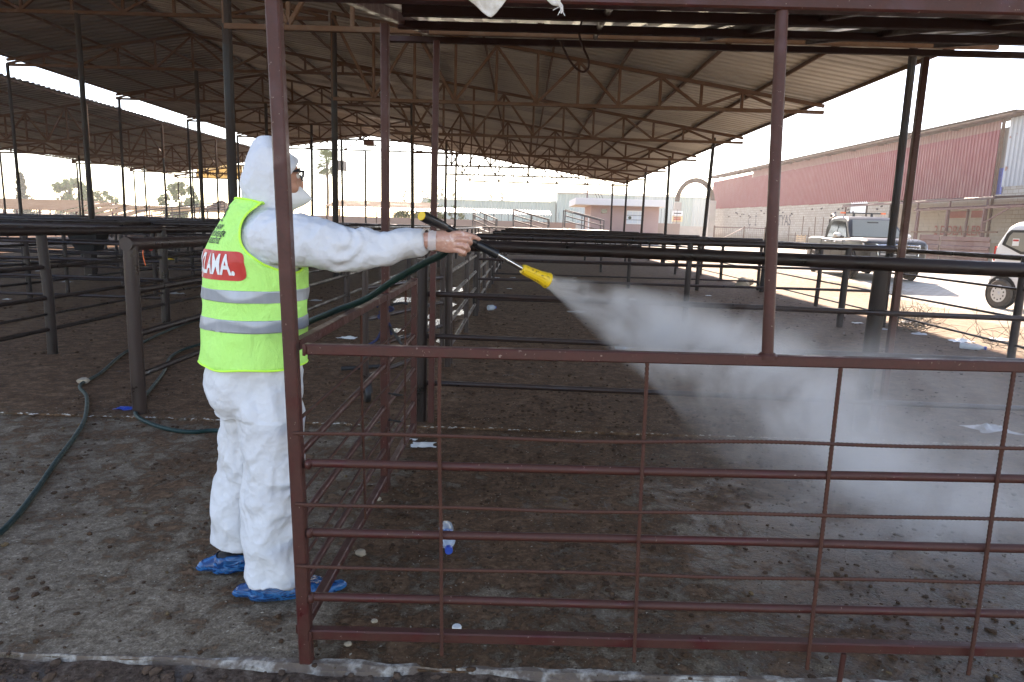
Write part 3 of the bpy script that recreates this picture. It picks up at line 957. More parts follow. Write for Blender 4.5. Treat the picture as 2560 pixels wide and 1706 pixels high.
# ------------------------------------------------------------------ person
def person_materials():
    k_ = NT('coverall')
    v = k_.co('Object')
    def crease(sc, dist):
        nz = k_.n('ShaderNodeTexNoise'); nz.inputs['Scale'].default_value = sc * .6
        k_.lk(v, nz.inputs['Vector'])
        mx = k_.n('ShaderNodeMix', data_type='VECTOR'); mx.inputs[0].default_value = dist
        k_.lk(v, mx.inputs[4]); k_.lk(nz.outputs['Color'], mx.inputs[5])
        vo = k_.n('ShaderNodeTexVoronoi', feature='F1'); vo.inputs['Scale'].default_value = sc
        k_.lk(mx.outputs[1], vo.inputs['Vector'])
        return vo.outputs['Distance']
    rid = crease(16, .08)
    rid2 = crease(38, .05)
    g = k_.noise(v, 6, 4)
    k_.set(col=k_.mix(g, (0.56, 0.57, 0.59), (0.66, 0.67, 0.69)), rough=0.55, spec=0.35, sub=0.0)
    k_.bump(k_.math('ADD', k_.math('MULTIPLY', rid, 1.0), k_.math('MULTIPLY', rid2, 0.4)), 0.45, 0.016)
    k_ = NT('vest_green')
    v = k_.co('Object')
    g = k_.noise(v, 5, 4)
    f = k_.noise(v, 420, 2)
    k_.set(col=k_.mix(g, (0.47, 0.95, 0.20), (0.54, 0.99, 0.26)), rough=0.75, spec=0.25)
    k_.bump(k_.math('ADD', k_.math('MULTIPLY', k_.noise(k_.co('Object', (1, 1, .5)), 14, 4, .6, .5), 9.0), f), 0.55, 0.007)
    k_ = NT('vest_trim')
    k_.set(col=(0.55, 0.99, 0.08), rough=0.6)
    k_ = NT('reflective_grey')
    v = k_.co('Object')
    st = k_.ramp(k_.noise(v, 22, 6, 0.75), [(0.60, 0.0), (0.68, 1.0)])
    pat = k_.ramp(k_.noise(v, 3.5, 2), [(0.5, 0.0), (0.62, 0.9)])
    c = k_.mix(k_.math('MULTIPLY', st, pat), k_.mix(k_.noise(k_.co('Object', (3, 3, .4)), 9, 4), (0.27, 0.29, 0.32), (0.44, 0.47, 0.51)), (0.09, 0.10, 0.11))
    k_.set(col=c, rough=0.42, metal=0.25)
    plain('print_red', (0.55, 0.035, 0.025), 0.5, 0, 0.08, 12)
    k_ = NT('skin')
    v = k_.co('Object')
    g = k_.noise(v, 45, 4)
    k_.set(col=k_.mix(g, (0.36, 0.165, 0.105), (0.50, 0.26, 0.175)), rough=0.48, spec=0.4, sub=0.12)
    k_.b.inputs['Subsurface Radius'].default_value = (0.01, 0.004, 0.002)
    k_.bump(k_.noise(v, 160, 3), 0.3, 0.002)
    k_ = NT('gloved_skin')
    v = k_.co('Object')
    g = k_.noise(v, 60, 4)
    wr = k_.ramp(k_.noise(v, 48, 4, .6, .6), [(0.58, 0.0), (0.66, 1.0)])
    k_.set(col=k_.mix(k_.math('MULTIPLY', wr, .45), k_.mix(g, (0.42, 0.20, 0.14), (0.56, 0.31, 0.23)), (0.66, 0.56, 0.52)), rough=0.30, spec=0.5, coat=0.25)
    k_.bump(k_.noise(v, 90, 3), 0.35, 0.003)
    k_ = NT('glove_film')
    k_.set(col=(0.72, 0.66, 0.64), rough=0.25, alpha=0.62, spec=0.5)
    k_ = NT('mask_white')
    v = k_.co('Object')
    k_.set(col=k_.mix(k_.noise(v, 30, 3), (0.64, 0.65, 0.66), (0.76, 0.77, 0.78)), rough=0.75)
    k_.bump(k_.noise(v, 300, 2), 0.25, 0.001)
    k_ = NT('lens_glass')
    k_.set(col=(0.75, 0.77, 0.78), rough=0.05, alpha=0.30, spec=0.6)
    k_ = NT('shoe_cover')
    v = k_.co('Object')
    a = k_.noise(k_.co('Object', (1, 1, 2.2)), 14, 3, .5, 1.0)
    rid = k_.math('ABSOLUTE', k_.math('SUBTRACT', a, 0.5))
    k_.set(col=k_.mix(k_.ramp(rid, [(0.0, 1.0), (0.10, 0.0)]), (0.006, 0.050, 0.165), (0.02, 0.15, 0.37)), rough=0.20, spec=0.5, alpha=0.86)
    k_.bump(rid, 0.5, 0.02)
    plain('shoe_black', (0.012, 0.012, 0.013), 0.5, 0, 0.3, 20)
    plain('nozzle_yellow', (0.78, 0.50, 0.015), 0.42, 0, 0.15, 14)
    plain('eye_white', (0.75, 0.72, 0.68), 0.3, 0, 0.02, 9)
    plain('brow_dark', (0.03, 0.02, 0.015), 0.8, 0, 0.2, 60)
person_materials()

ANG = R(42)
PF = Vector((math.cos(ANG), math.sin(ANG), 0))       # where the worker faces
PL = Vector((-PF.y, PF.x, 0))                        # his left

def ring(cx, cy, z, a, b, n=28, du=0.0, tilt=0.0):
    """ellipse, half width a to the side, half depth b to the front"""
    out = []
    for j in range(n):
        q = 2 * math.pi * j / n
        u, v_ = b * math.cos(q), a * math.sin(q)
        p = Vector((cx, cy, z)) + PF * (u + du) + PL * v_
        p.z += tilt * u
        out.append(p)
    return out

def remesh(b, voxel, smooth_it, name='body'):
    me = b.mesh(name)
    bm = bmesh.new(); bm.from_mesh(me)
    bmesh.ops.recalc_face_normals(bm, faces=bm.faces)
    bm.to_mesh(me); bm.free()
    o = bpy.data.objects.new(name, me)
    COL.objects.link(o)
    md = o.modifiers.new('r', 'REMESH')
    md.mode = 'VOXEL'
    md.voxel_size = voxel
    if smooth_it:
        s_ = o.modifiers.new('s', 'SMOOTH')
        s_.factor = 0.5
        s_.iterations = smooth_it
    dg = bpy.context.evaluated_depsgraph_get()
    dg.update()
    out = bpy.data.meshes.new_from_object(o.evaluated_get(dg))
    bpy.data.objects.remove(o)
    bpy.data.meshes.remove(me)
    return out

def ridge(p, sx, sy, sz, seed):
    return 1 - 2.4 * abs(mnoise.noise((p.x * sx + seed, p.y * sy, p.z * sz)))

def push(me, fn):
    """move every vertex along its normal by fn(co, normal)"""
    nrm = [v_.normal.copy() for v_ in me.vertices]
    for v_, n_ in zip(me.vertices, nrm):
        v_.co = v_.co + n_ * fn(v_.co, n_)
    me.update()

def carve(me, keep, snap=None):
    """copy of me without the vertices where keep() is False; boundary vertices may be snapped"""
    bm = bmesh.new()
    bm.from_mesh(me)
    bm.verts.ensure_lookup_table()
    bmesh.ops.delete(bm, geom=[v_ for v_ in bm.verts if not keep(v_.co)], context='VERTS')
    if snap:
        for v_ in bm.verts:
            if v_.is_boundary:
                q = snap(v_.co)
                if q is not None:
                    v_.co = q
        for it in range(2):
            bd = [v_ for v_ in bm.verts if v_.is_boundary]
            new = {}
            for v_ in bd:
                nb = [e.other_vert(v_).co for e in v_.link_edges if e.is_boundary]
                if len(nb) == 2:
                    new[v_] = v_.co * .5 + (nb[0] + nb[1]) * .25
            for v_, c_ in new.items():
                v_.co = c_
    out = bpy.data.meshes.new('piece')
    bm.to_mesh(out)
    bm.free()
    return out

def solid(me, t, rim=True):
    """give an open sheet a thickness, inward"""
    o = bpy.data.objects.new('tmp', me)
    COL.objects.link(o)
    md = o.modifiers.new('s', 'SOLIDIFY')
    md.thickness = t
    md.offset = -1
    dg = bpy.context.evaluated_depsgraph_get()
    dg.update()
    out = bpy.data.meshes.new_from_object(o.evaluated_get(dg))
    bpy.data.objects.remove(o)
    return out

def put(me, name, mat, parent, smooth=True):
    me = me.copy()
    q = Vector(ORG[parent.name]) if parent.name in ORG else Vector((0, 0, 0))
    me.transform(Matrix.Translation(-q))
    me.materials.clear()
    me.materials.append(mat)
    for p in me.polygons:
        p.use_smooth = smooth
    me.name = name
    o = link(name, me, parent)
    ORG[o.name] = tuple(q)
    return o

def build_person():
    global PF, PL
    body_dirs = (PF.copy(), PL.copy())
    HA = R(25)                                       # the head is turned back a little, towards the nozzle
    head_dirs = (Vector((math.cos(HA), math.sin(HA), 0)), Vector((-math.sin(HA), math.cos(HA), 0)))
    ps = thing('person', 'person in white hooded coverall and neon vest holding a spray lance', 'person', (-1.03, 2.62, 0))
    # ---- coverall: torso, hood, sleeves and legs grown into one surface
    b = MB()
    T = [(.74, -1.040, 2.62, .150, .140), (.80, -1.044, 2.62, .180, .172), (.90, -1.040, 2.62, .188, .178), (1.00, -1.034, 2.62, .188, .172),
         (1.13, -1.026, 2.62, .190, .166), (1.26, -1.022, 2.62, .205, .164), (1.36, -1.016, 2.62, .212, .158), (1.43, -1.006, 2.62, .200, .142),
         (1.48, -.998, 2.62, .160, .120), (1.53, -.985, 2.62, .110, .100), (1.56, -.972, 2.62, .082, .085)]
    b.loft([ring(x, y, z, a, d) for z, x, y, a, d in T])
    Hd = [(1.50, -.985, .090, .092), (1.54, -.968, .090, .099), (1.58, -.953, .092, .106), (1.62, -.945, .094, .112), (1.66, -.942, .094, .113), (1.70, -.943, .089, .106),
          (1.73, -.949, .076, .086), (1.755, -.957, .056, .064), (1.775, -.965, .034, .042), (1.789, -.970, .010, .016)]
    b.loft([ring(x, 2.62, z, a, d) for z, x, a, d in Hd])
    def limb(pts, rs, n=20):
        b.tube(pts, rs, n)
    limb([(-.99, 2.60, 1.425), (-.90, 2.50, 1.432), (-.80, 2.475, 1.422), (-.70, 2.468, 1.408), (-.60, 2.47, 1.396), (-.50, 2.485, 1.405), (-.42, 2.498, 1.421), (-.352, 2.503, 1.436)],
         [.105, .104, .094, .086, .074, .066, .056, .043])
    limb([(-1.02, 2.66, 1.42), (-1.13, 2.755, 1.415), (-1.185, 2.80, 1.30), (-1.205, 2.82, 1.17), (-1.13, 2.90, 1.12), (-1.04, 2.96, 1.11)], [.10, .092, .082, .072, .06, .05])
    limb([(-.985, 2.575, .88), (-.966, 2.553, .76), (-.958, 2.545, .62), (-.955, 2.540, .48), (-.957, 2.538, .36), (-.957, 2.534, .22), (-.958, 2.530, .12), (-.958, 2.528, .072)],
         [.125, .128, .117, .108, .104, .105, .107, .104])
    limb([(-1.075, 2.67, .88), (-1.088, 2.685, .76), (-1.102, 2.70, .64), (-1.125, 2.708, .52), (-1.150, 2.715, .40), (-1.172, 2.72, .28), (-1.190, 2.724, .18), (-1.196, 2.726, .125)],
         [.125, .122, .108, .099, .095, .092, .093, .090])
    body = remesh(b, .0064, 6)
    plainbody = body.copy()
    el, kn1, kn2, cr = Vector((-.60, 2.47, 1.39)), Vector((-.955, 2.54, .47)), Vector((-1.13, 2.71, .50)), Vector((-1.05, 2.60, .74))
    def wrinkle(p, n_):
        q_ = p + Vector((mnoise.noise(p * 5), mnoise.noise(p * 5 + Vector((9, 0, 0))), mnoise.noise(p * 5 + Vector((0, 9, 0))))) * .05
        f1 = mnoise.voronoi((q_.x * 7.5 + q_.z * 1.8, q_.y * 7.5 - q_.z * 1.4, q_.z * 4.6))[0][0]
        f2 = mnoise.voronoi((q_.x * 16 + 5 - q_.z * 5, q_.y * 16 + q_.z * 4, q_.z * 10))[0][0]
        d = .034 * (f1 - .48) + .011 * (f2 - .48) + .0030 * ridge(p, 5.5, 5.5, 7.5, 3)
        for c_, rad, f_ in ((el, .16, 42), (kn1, .20, 34), (kn2, .20, 34), (cr, .17, 30)):
            t = (p - c_).length / rad
            if t < 1:
                q = (p.z * .8 + p.x * .7 + .6 * mnoise.noise(p * 6)) * f_
                d += (1 - t) ** 1 * .0075 * math.sin(q + 2 * mnoise.noise(p * 9))
        if p.z < .75:                                             # hanging folds of the trouser legs
            d += .0075 * math.sin(24 * (p.x + p.y * .5) + 5 * mnoise.noise((p.x * 3, p.y * 3, p.z * 4)))
        if p.z > 1.5:
            d = d * .8 + .0065 * ridge(p, 11, 11, 3, 77)
        return d
    push(body, wrinkle)
    # hood opening: a slanting plane in front of the ears
    PF, PL = head_dirs
    P0 = Vector((-.947, 2.62, 1.704)) + PF * .088
    Np = (PF * .81 + Vector((0, 0, -.58))).normalized()
    def in_face(p):
        return p.z > 1.545 and (p - P0).dot(Np) > 0 and (p - Vector((-.947, 2.62, p.z))).dot(head_dirs[0]) > .012
    def snap_face(p):
        d = (p - P0).dot(Np)
        return p - Np * d if (p.z > 1.552 and abs(d) < .02) else None
    cov = solid(carve(body, lambda p: not in_face(p), snap_face), .003)
    co_ = put(cov, 'coverall', M['coverall'], ps)
    # rim of the hood and cuffs
    # ---- face
    fb = MB()
    hc = Vector((-.945, 2.62, 1.648))
    rings = []
    for t in range(13):
        ph = math.pi * t / 12
        z = -math.cos(ph)
        w_ = math.sin(ph)
        rings.append(ring(hc.x, hc.y, hc.z + z * .118, max(.002, .070 * w_ ** .8), max(.002, .090 * w_ ** .75), 20, du=.006 + .004 * (z < 0)))
    fb.loft(rings)
    nose = hc + PF * .098
    fb.tube([nose + Vector((0, 0, .012)) - PF * .012, nose + Vector((0, 0, -.012)) + PF * .004, nose + Vector((0, 0, -.034)) + PF * .004, nose + Vector((0, 0, -.042)) - PF * .01], [.010, .010, .011, .009], 10)
    for s_ in (-1, 1):
        e_ = hc + PF * .078 + PL * (s_ * .032)
        fb.tube([e_ + Vector((0, 0, .032)) - PL * s_ * .018, e_ + PF * .008 + Vector((0, 0, .034)), e_ + Vector((0, 0, .028)) + PL * s_ * .022 - PF * .012], [.008, .010, .008], 8)
        ck = hc + PF * .066 + PL * (s_ * .040) + Vector((0, 0, -.030))
        fb.sphere(ck, .024, 10, 7)
    face = remesh(fb, .004, 4)
    head = put(face, 'head', M['skin'], ps)
    for s_ in (-1, 1):
        e_ = hc + PF * .0875 + PL * (s_ * .031) + Vector((0, 0, .012))
        MB().sphere(e_ - PF * .003, .0105, 10, 8).build('eye', M['eye_white'], head, True)
        MB().sphere(e_ + PF * .0065, .0062, 8, 6).build('iris', M['brow_dark'], head, True)
        MB().tube([e_ + Vector((0, 0, .022)) - PL * s_ * .016 + PF * .006, e_ + Vector((0, 0, .027)) + PF * .006, e_ + Vector((0, 0, .022)) + PL * s_ * .018 - PF * .006], [.003, .0042, .002], 6).build('eyebrow', M['brow_dark'], head, True)
    # ---- respirator mask
    mb = MB()
    rr = []
    for t in range(10):
        q = t / 9
        u = .030 + .116 * q
        sc = (1 - q ** 1.55) ** .8
        cen = Vector((-.947, 2.62, 1.600 - .022 * q)) + PF * u
        rr.append([cen + PL * (.060 * sc * math.copysign(abs(math.cos(2 * math.pi * j / 20)) ** 1.25, math.cos(2 * math.pi * j / 20))) + Vector((0, 0, .060 * sc * math.sin(2 * math.pi * j / 20) + .018 * (1 - q) * math.sin(2 * math.pi * j / 20))) + PF * (-.012 * abs(math.sin(2 * math.pi * j / 20)) * (1 - q)) for j in range(20)])
    mb.loft(rr)
    mk = put(remesh(mb, .0035, 3), 'dust_mask', M['mask_white'], ps)
    mc = Vector((-.947, 2.62, 1.60))
    MB().bar(mc + PF * .094 - PL * .020 + Vector((0, 0, .020)), mc + PF * .094 + PL * .020 + Vector((0, 0, .020)), .012, .003).build('nose_clip', M['mask_white'], mk)
    for dz in (0.03, -.03):
        MB().tube([mc + PF * .05 - PL * .058 + Vector((0, 0, dz - .02)), mc + PF * .015 - PL * .080 + Vector((0, 0, dz * .6)), mc - PF * .01 - PL * .084 + Vector((0, 0, .01))], .0018, 6).build('ear_loop', M['mask_white'], mk, True)
    # ---- glasses
    g = part_empty('glasses', ps)
    gl = hc + Vector((0, 0, .014))
    for s_ in (-1, 1):
        cen = gl + PF * .112 + PL * s_ * .034
        loop = []
        for j in range(20):
            q = 2 * math.pi * j / 20
            cx_ = math.copysign(abs(math.cos(q)) ** .6, math.cos(q)) * .029
            cz_ = math.copysign(abs(math.sin(q)) ** .6, math.sin(q)) * .019
            loop.append(cen + PL * cx_ + Vector((0, 0, cz_)) - PF * (.012 * (cx_ * s_ / .029) ** 2 * (1 if cx_ * s_ > 0 else 0) + .006 * (cz_ < 0)))
        MB().tube(loop + [loop[0], loop[1]], .0026, 6, caps=False).build('lens_rim', M['plastic_black'], g, True)
        MB().add([cen] + loop, [(0, j + 1, (j + 1) % 20 + 1) for j in range(20)]).build('lens', M['lens_glass'], g, True)
        MB().tube([cen + PL * s_ * .029 + Vector((0, 0, .014)) - PF * .010, cen + PL * s_ * .040 - PF * .035 + Vector((0, 0, .014)), cen + PL * s_ * .043 - PF * .105 + Vector((0, 0, .006))], [.0045, .0042, .003], 8).build('temple', M['plastic_black'], g, True)
    MB().tube([gl + PF * .112 + PL * .008 + Vector((0, 0, .008)), gl + PF * .116 + Vector((0, 0, .012)), gl + PF * .112 - PL * .008 + Vector((0, 0, .008))], .0025, 6).build('bridge', M['plastic_black'], g, True)
    # ---- vest
    PF, PL = body_dirs
    push(plainbody, lambda p, n_: .0155 + .0060 * ridge(p, 4.5, 4.5, 8, 9) + .0042 * ridge(p, 12, 12, 9, 31) + .004 * math.sin(16 * (p.x - p.y) + 4 * mnoise.noise(p * 4)) * max(0, min(1, (1.32 - p.z) * 4)) + .010 * max(0, (1.02 - p.z)) * (1 + .8 * math.sin(18 * (p.x - p.y))))
    SR = Vector((-.895, 2.490, 1.437))
    SL = Vector((-1.145, 2.765, 1.425))
    RA = .122
    axR = Vector((1, -.35, 0)).normalized()
    def arm_d(p):
        """distance to the sleeve's axis, measured only on the outer side of the armhole"""
        return (p - SR).length
    neckN = (PF * .30 + Vector((0, 0, 1))).normalized()
    NP = Vector((-1.07, 2.555, 1.572))
    HEM = .947
    A1 = Vector((-.60, 2.47, 1.396))
    def arm_near(p):
        t = max(0.0, min(1.0, (p - SR).dot(A1 - SR) / (A1 - SR).length_squared))
        return SR + (A1 - SR) * t
    def keep(p):
        if p.z < HEM or (p - NP).dot(neckN) > 0:
            return False
        if (p - arm_near(p)).length < RA or (p - SL).length < .115 or (p.x > -.80 and p.z > 1.28):
            return False
        if p.y > 2.80 and p.z < 1.45 and (p - Vector((-1.02, 2.62, p.z))).dot(PL) > .215:
            return False
        if (p - Vector((-1.02, 2.62, p.z))).dot(PF) > .20 and p.z < 1.3:
            return False
        if p.z < 1.25 and (p.x > -.80 or p.y > 2.92):
            return False
        return True
    def snap(p):
        if abs(p.z - HEM) < .012:
            return Vector((p.x, p.y, HEM + .004 * math.sin(p.x * 30)))
        d = (p - NP).dot(neckN)
        if abs(d) < .012:
            return p - neckN * d
        for c_, r_ in ((arm_near(p), RA), (SL, .115)):
            l_ = (p - c_).length
            if abs(l_ - r_) < .014:
                return c_ + (p - c_) * (r_ / l_)
        return None
    vest_sheet = carve(plainbody, keep, snap)
    # keep only the largest piece
    bm = bmesh.new(); bm.from_mesh(vest_sheet)
    bm.verts.ensure_lookup_table()
    seen, best = set(), []
    for v0 in bm.verts:
        if v0.index in seen:
            continue
        st, comp = [v0], []
        seen.add(v0.index)
        while st:
            q = st.pop(); comp.append(q)
            for e in q.link_edges:
                o2 = e.other_vert(q)
                if o2.index not in seen:
                    seen.add(o2.index); st.append(o2)
        if len(comp) > len(best):
            best = comp
    bs = set(v_.index for v_ in best)
    bmesh.ops.delete(bm, geom=[v_ for v_ in bm.verts if v_.index not in bs], context='VERTS')
    bm.to_mesh(vest_sheet)
    # edge piping
    loops = [e for e in bm.edges if e.is_boundary]
    adj = {}
    for e in loops:
        for a_, b_ in ((e.verts[0], e.verts[1]), (e.verts[1], e.verts[0])):
            adj.setdefault(a_, []).append(b_)
    done, chains = set(), []
    for v0 in adj:
        if v0 in done:
            continue
        ch, cur, prev = [v0], v0, None
        done.add(v0)
        while True:
            nx = [q for q in adj[cur] if q is not prev and q not in done]
            if not nx:
                break
            prev, cur = cur, nx[0]
            done.add(cur); ch.append(cur)
        if len(ch) > 25:
            chains.append([q.co.copy() for q in ch])
    bm.free()
    vo = put(solid(vest_sheet, .0025), 'safety_vest', M['vest_green'], ps)
    for ch in chains:
        for it in range(14):
            n_ = len(ch)
            ch = [(ch[i - 1] + ch[i] * 2 + ch[(i + 1) % n_]) / 4 for i in range(n_)]
        ch = ch[::2]
        MB().tube(ch + [ch[0]], .0042, 6, caps=False).build('edge_piping', M['vest_trim'], vo, True)
    # bands
    for z0, z1 in ((1.197, 1.241), (1.086, 1.133)):
        bm = bmesh.new(); bm.from_mesh(vest_sheet)
        for z, nn in ((z0, (0, 0, -1)), (z1, (0, 0, 1))):
            bmesh.ops.bisect_plane(bm, geom=bm.verts[:] + bm.edges[:] + bm.faces[:], plane_co=(0, 0, z), plane_no=nn, clear_outer=True)
        bm.normal_update()
        nr = {v_: v_.normal.copy() for v_ in bm.verts}
        for v_ in bm.verts:
            v_.co += nr[v_] * .0022
        me = bpy.data.meshes.new('band'); bm.to_mesh(me); bm.free()
        put(solid(me, .0015), 'reflective_band', M['reflective_grey'], vo)
    # print on the back: thrown on to the cloth along the facing direction
    vm = vest_sheet
    bvh = BVHTree.FromPolygons([v_.co for v_ in vm.vertices], [p.vertices for p in vm.polygons])
    def on_back(lv, z, lift):
        o_ = Vector((-1.02, 2.62, z)) + PL * lv - PF * .6
        hit, n_, i_, d_ = bvh.ray_cast(o_, PF, 1.0)
        if hit is None:
            return Vector((-1.02, 2.62, z)) + PL * lv - PF * .17
        if n_.dot(PF) > 0:
            n_ = -n_
        return hit + n_ * lift
    def printed(me2d, lv0, z0, lift, name, mat, sub=2):
        bm = bmesh.new(); bm.from_mesh(me2d)
        bmesh.ops.triangulate(bm, faces=bm.faces)
        for it in range(sub):
            lng = [e for e in bm.edges if e.calc_length() > .012]
            if lng:
                bmesh.ops.subdivide_edges(bm, edges=lng, cuts=1)
                bmesh.ops.triangulate(bm, faces=[f for f in bm.faces if len(f.verts) > 3])
        for v_ in bm.verts:
            v_.co = on_back(lv0 - v_.co.x, z0 + v_.co.y, lift)
        me = bpy.data.meshes.new(name); bm.to_mesh(me); bm.free()
        return put(me, name, mat, vo, False)
    # lv axis points to his left; seen from behind, his left is on the left-hand side, so x runs to his right
    C_LV = .0
    for txt, z, sz in (('HATAY', 1.462, .026), ('BÜYÜKŞEHİR', 1.437, .026), ('BELEDİYESİ', 1.412, .026)):
        printed(text_mesh(txt, sz, bold=.0006), C_LV, z, .0025, 'lettering', M['ink_black'])
    rb_ = MB()
    pts = []
    hw, hh, cr_ = .185, .052, .028
    for cx_, cy_, q0 in ((hw - cr_, hh - cr_, 0), (-hw + cr_, hh - cr_, 90), (-hw + cr_, -hh + cr_, 180), (hw - cr_, -hh + cr_, 270)):
        pts += [(cx_ + cr_ * math.cos(R(q0 + a_)), cy_ + cr_ * math.sin(R(q0 + a_)), 0) for a_ in (0, 18, 36, 54, 72, 90)]
    gx = 26
    gv, gf = [], []
    # grid clipped to the rounded box
    def inside(x, y):
        dx, dy = max(0, abs(x) - (hw - cr_)), max(0, abs(y) - (hh - cr_))
        l_ = math.hypot(dx, dy)
        if l_ > cr_:
            s_ = cr_ / l_
            x = math.copysign(hw - cr_ + dx * s_, x) if dx > 0 else x
            y = math.copysign(hh - cr_ + dy * s_, y) if dy > 0 else y
        return x, y
    NX, NY = 40, 14
    for j in range(NY + 1):
        for i in range(NX + 1):
            x, y = inside(-hw + 2 * hw * i / NX, -hh + 2 * hh * j / NY)
            gv.append((x, y, 0))
    gf = [(j * (NX + 1) + i, j * (NX + 1) + i + 1, (j + 1) * (NX + 1) + i + 1, (j + 1) * (NX + 1) + i) for j in range(NY) for i in range(NX)]
    me = bpy.data.meshes.new('p'); me.from_pydata(gv, [], gf)
    printed(me, C_LV, 1.328, .0022, 'printed_badge', M['print_red'], 0)
    tm = text_mesh('İLAÇLAMA.', .100, bold=.0026)
    for v_ in tm.vertices:
        v_.co.x *= .60
    printed(tm, C_LV, 1.328, .0042, 'lettering', M['ink_white'])
    # emblem: a stylised dark shape over the words
    em = MB()
    for pl in ([(-.006, .028), (.002, .034), (.008, .024), (.003, .012), (.010, .002), (.004, -.010), (-.004, -.006), (-.009, .004), (-.003, .014)],
               [(-.012, -.016), (.002, -.013), (.012, -.020), (.004, -.022), (-.010, -.022)]):
        em.add([(x, y, 0) for x, y in pl], [tuple(range(len(pl)))])
    printed(em.mesh('emblem'), C_LV, 1.505, .0025, 'emblem', M['ink_black'])
    # ---- gloved right hand closed round the lance
    hb = MB()
    hb.loft([[Vector((x, y, z)) + Vector((0, math.cos(2 * math.pi * j / 16) * ty, math.sin(2 * math.pi * j / 16) * tz)) for j in range(16)] for x, y, z, ty, tz in (
        (-.385, 2.508, 1.420, .026, .030), (-.350, 2.503, 1.421, .025, .031), (-.318, 2.492, 1.421, .022, .037), (-.288, 2.482, 1.421, .020, .041), (-.262, 2.474, 1.420, .018, .041), (-.240, 2.470, 1.419, .013, .037))])
    for pts, rs in (
        ([(-.262, 2.470, 1.447), (-.236, 2.463, 1.452), (-.208, 2.466, 1.447), (-.186, 2.484, 1.439), (-.168, 2.505, 1.431)], [.0115, .0112, .0100, .0092, .0075]),
        ([(-.256, 2.467, 1.429), (-.228, 2.457, 1.432), (-.207, 2.458, 1.428), (-.199, 2.478, 1.420), (-.206, 2.505, 1.411), (-.224, 2.519, 1.408)], [.0115, .0115, .0112, .0098, .0090, .0075]),
        ([(-.257, 2.467, 1.410), (-.230, 2.458, 1.410), (-.212, 2.459, 1.404), (-.206, 2.479, 1.395), (-.214, 2.504, 1.390), (-.233, 2.517, 1.390)], [.0112, .0112, .0108, .0096, .0088, .0072]),
        ([(-.262, 2.470, 1.393), (-.238, 2.463, 1.390), (-.222, 2.465, 1.384), (-.219, 2.482, 1.377), (-.228, 2.502, 1.374), (-.244, 2.512, 1.376)], [.0102, .0100, .0096, .0086, .0078, .0065]),
        ([(-.318, 2.508, 1.432), (-.292, 2.530, 1.443), (-.262, 2.545, 1.447), (-.235, 2.545, 1.442)], [.014, .0125, .0105, .008])):
        hb.tube(pts, rs, 10)
    hb.v = [(p[0] + .014, p[1] - .012, p[2] + .016) for p in hb.v]
    hm = remesh(hb, .0032, 5)
    push(hm, lambda p, n_: .0007 * ridge(p, 60, 60, 60, 5) + .0006 * mnoise.noise(p * 140))
    hand = put(hm, 'hand', M['gloved_skin'], ps)
    # frilled end of the thin glove at the wrist
    rr = []
    for k2, (x, s_) in enumerate(((-.352, 1.10), (-.345, 1.04), (-.338, 1.10), (-.330, 1.03), (-.322, 1.02))):
        rr.append([Vector((x + .014 + (.006 * mnoise.noise((j * .7, k2, 0)) if k2 == 0 else 0), 2.489 - (x + .345) * .3, 1.437)) + Vector((0, math.cos(2 * math.pi * j / 24) * .0275 * s_, math.sin(2 * math.pi * j / 24) * .0345 * s_ * (1 + .05 * math.sin(j * 2.1)))) for j in range(24)])
    MB().loft(rr, caps=False).build('glove_cuff', M['glove_film'], hand, True)
    # ---- shoes in blue plastic covers
    def shoe(c0, ang, L, wd, zlift=0.0):
        f = Vector((math.cos(ang), math.sin(ang), 0)); l_ = Vector((-f.y, f.x, 0))
        c0 = Vector(c0)
        inner, outer = MB(), MB()
        def rings_(grow, top):
            rr = []
            for t, w_, h_ in ((0, .40, .055), (.05, .72, .078), (.18, .92, .098), (.34, .92, .098), (.50, .95, .080), (.66, 1.0, .062), (.82, .92, .050), (.94, .66, .040), (1.0, .30, .026)):
                u = (t - .30) * L
                a_ = wd / 2 * w_ + grow
                hgt = h_ * top + grow
                cc = c0 + f * u
                rr.append([cc + l_ * (a_ * math.copysign(abs(math.cos(q)) ** .75, math.cos(q))) + Vector((0, 0, hgt / 2 + hgt / 2 * math.copysign(abs(math.sin(q)) ** .7, math.sin(q)))) for q in [2 * math.pi * j / 20 for j in range(20)]])
            return rr
        inner.loft(rings_(0, 1.0))
        me = remesh(inner, .008, 2)
        sh_ = put(me, 'shoe', M['shoe_black'], ps)
        outer.loft(rings_(.010, .92))
        # heel flap of the loose bag
        h0 = c0 - f * (L * .31)
        outer.tube([h0 + f * .02 + Vector((0, 0, .045)), h0 - f * .035 + Vector((0, 0, .040)), h0 - f * .06 + Vector((0, 0, .030))], [.035, .022, .008], 10)
        t0 = c0 + f * (L * .70)
        outer.tube([t0 - f * .02 + Vector((0, 0, .022)), t0 + f * .03 + Vector((0, 0, .028)), t0 + f * .055 + Vector((0, 0, .032))], [.026, .020, .008], 10)
        me = remesh(outer, .006, 3)
        push(me, lambda p, n_: .0045 * ridge(p, 10, 10, 24, 3) + .0016 * ridge(p, 26, 26, 50, 8))
        for v_ in me.vertices:
            v_.co.z = max(v_.co.z, .003)
        def keepc(p):
            q = p - c0
            u = q.dot(f) / L
            lim = .083 - .028 * max(0, u) if u < .45 else 1
            return not (p.z > lim and -.27 < u < .40 and abs(q.dot(l_)) < wd * .46)
        me = carve(me, keepc, lambda p: None)
        put(solid(me, .0012), 'shoe_cover', M['shoe_cover'], sh_)
    shoe((-.945, 2.520, 0), R(14), .315, .105)
    shoe((-1.190, 2.730, 0), R(24), .305, .105)
    return ps
build_person()

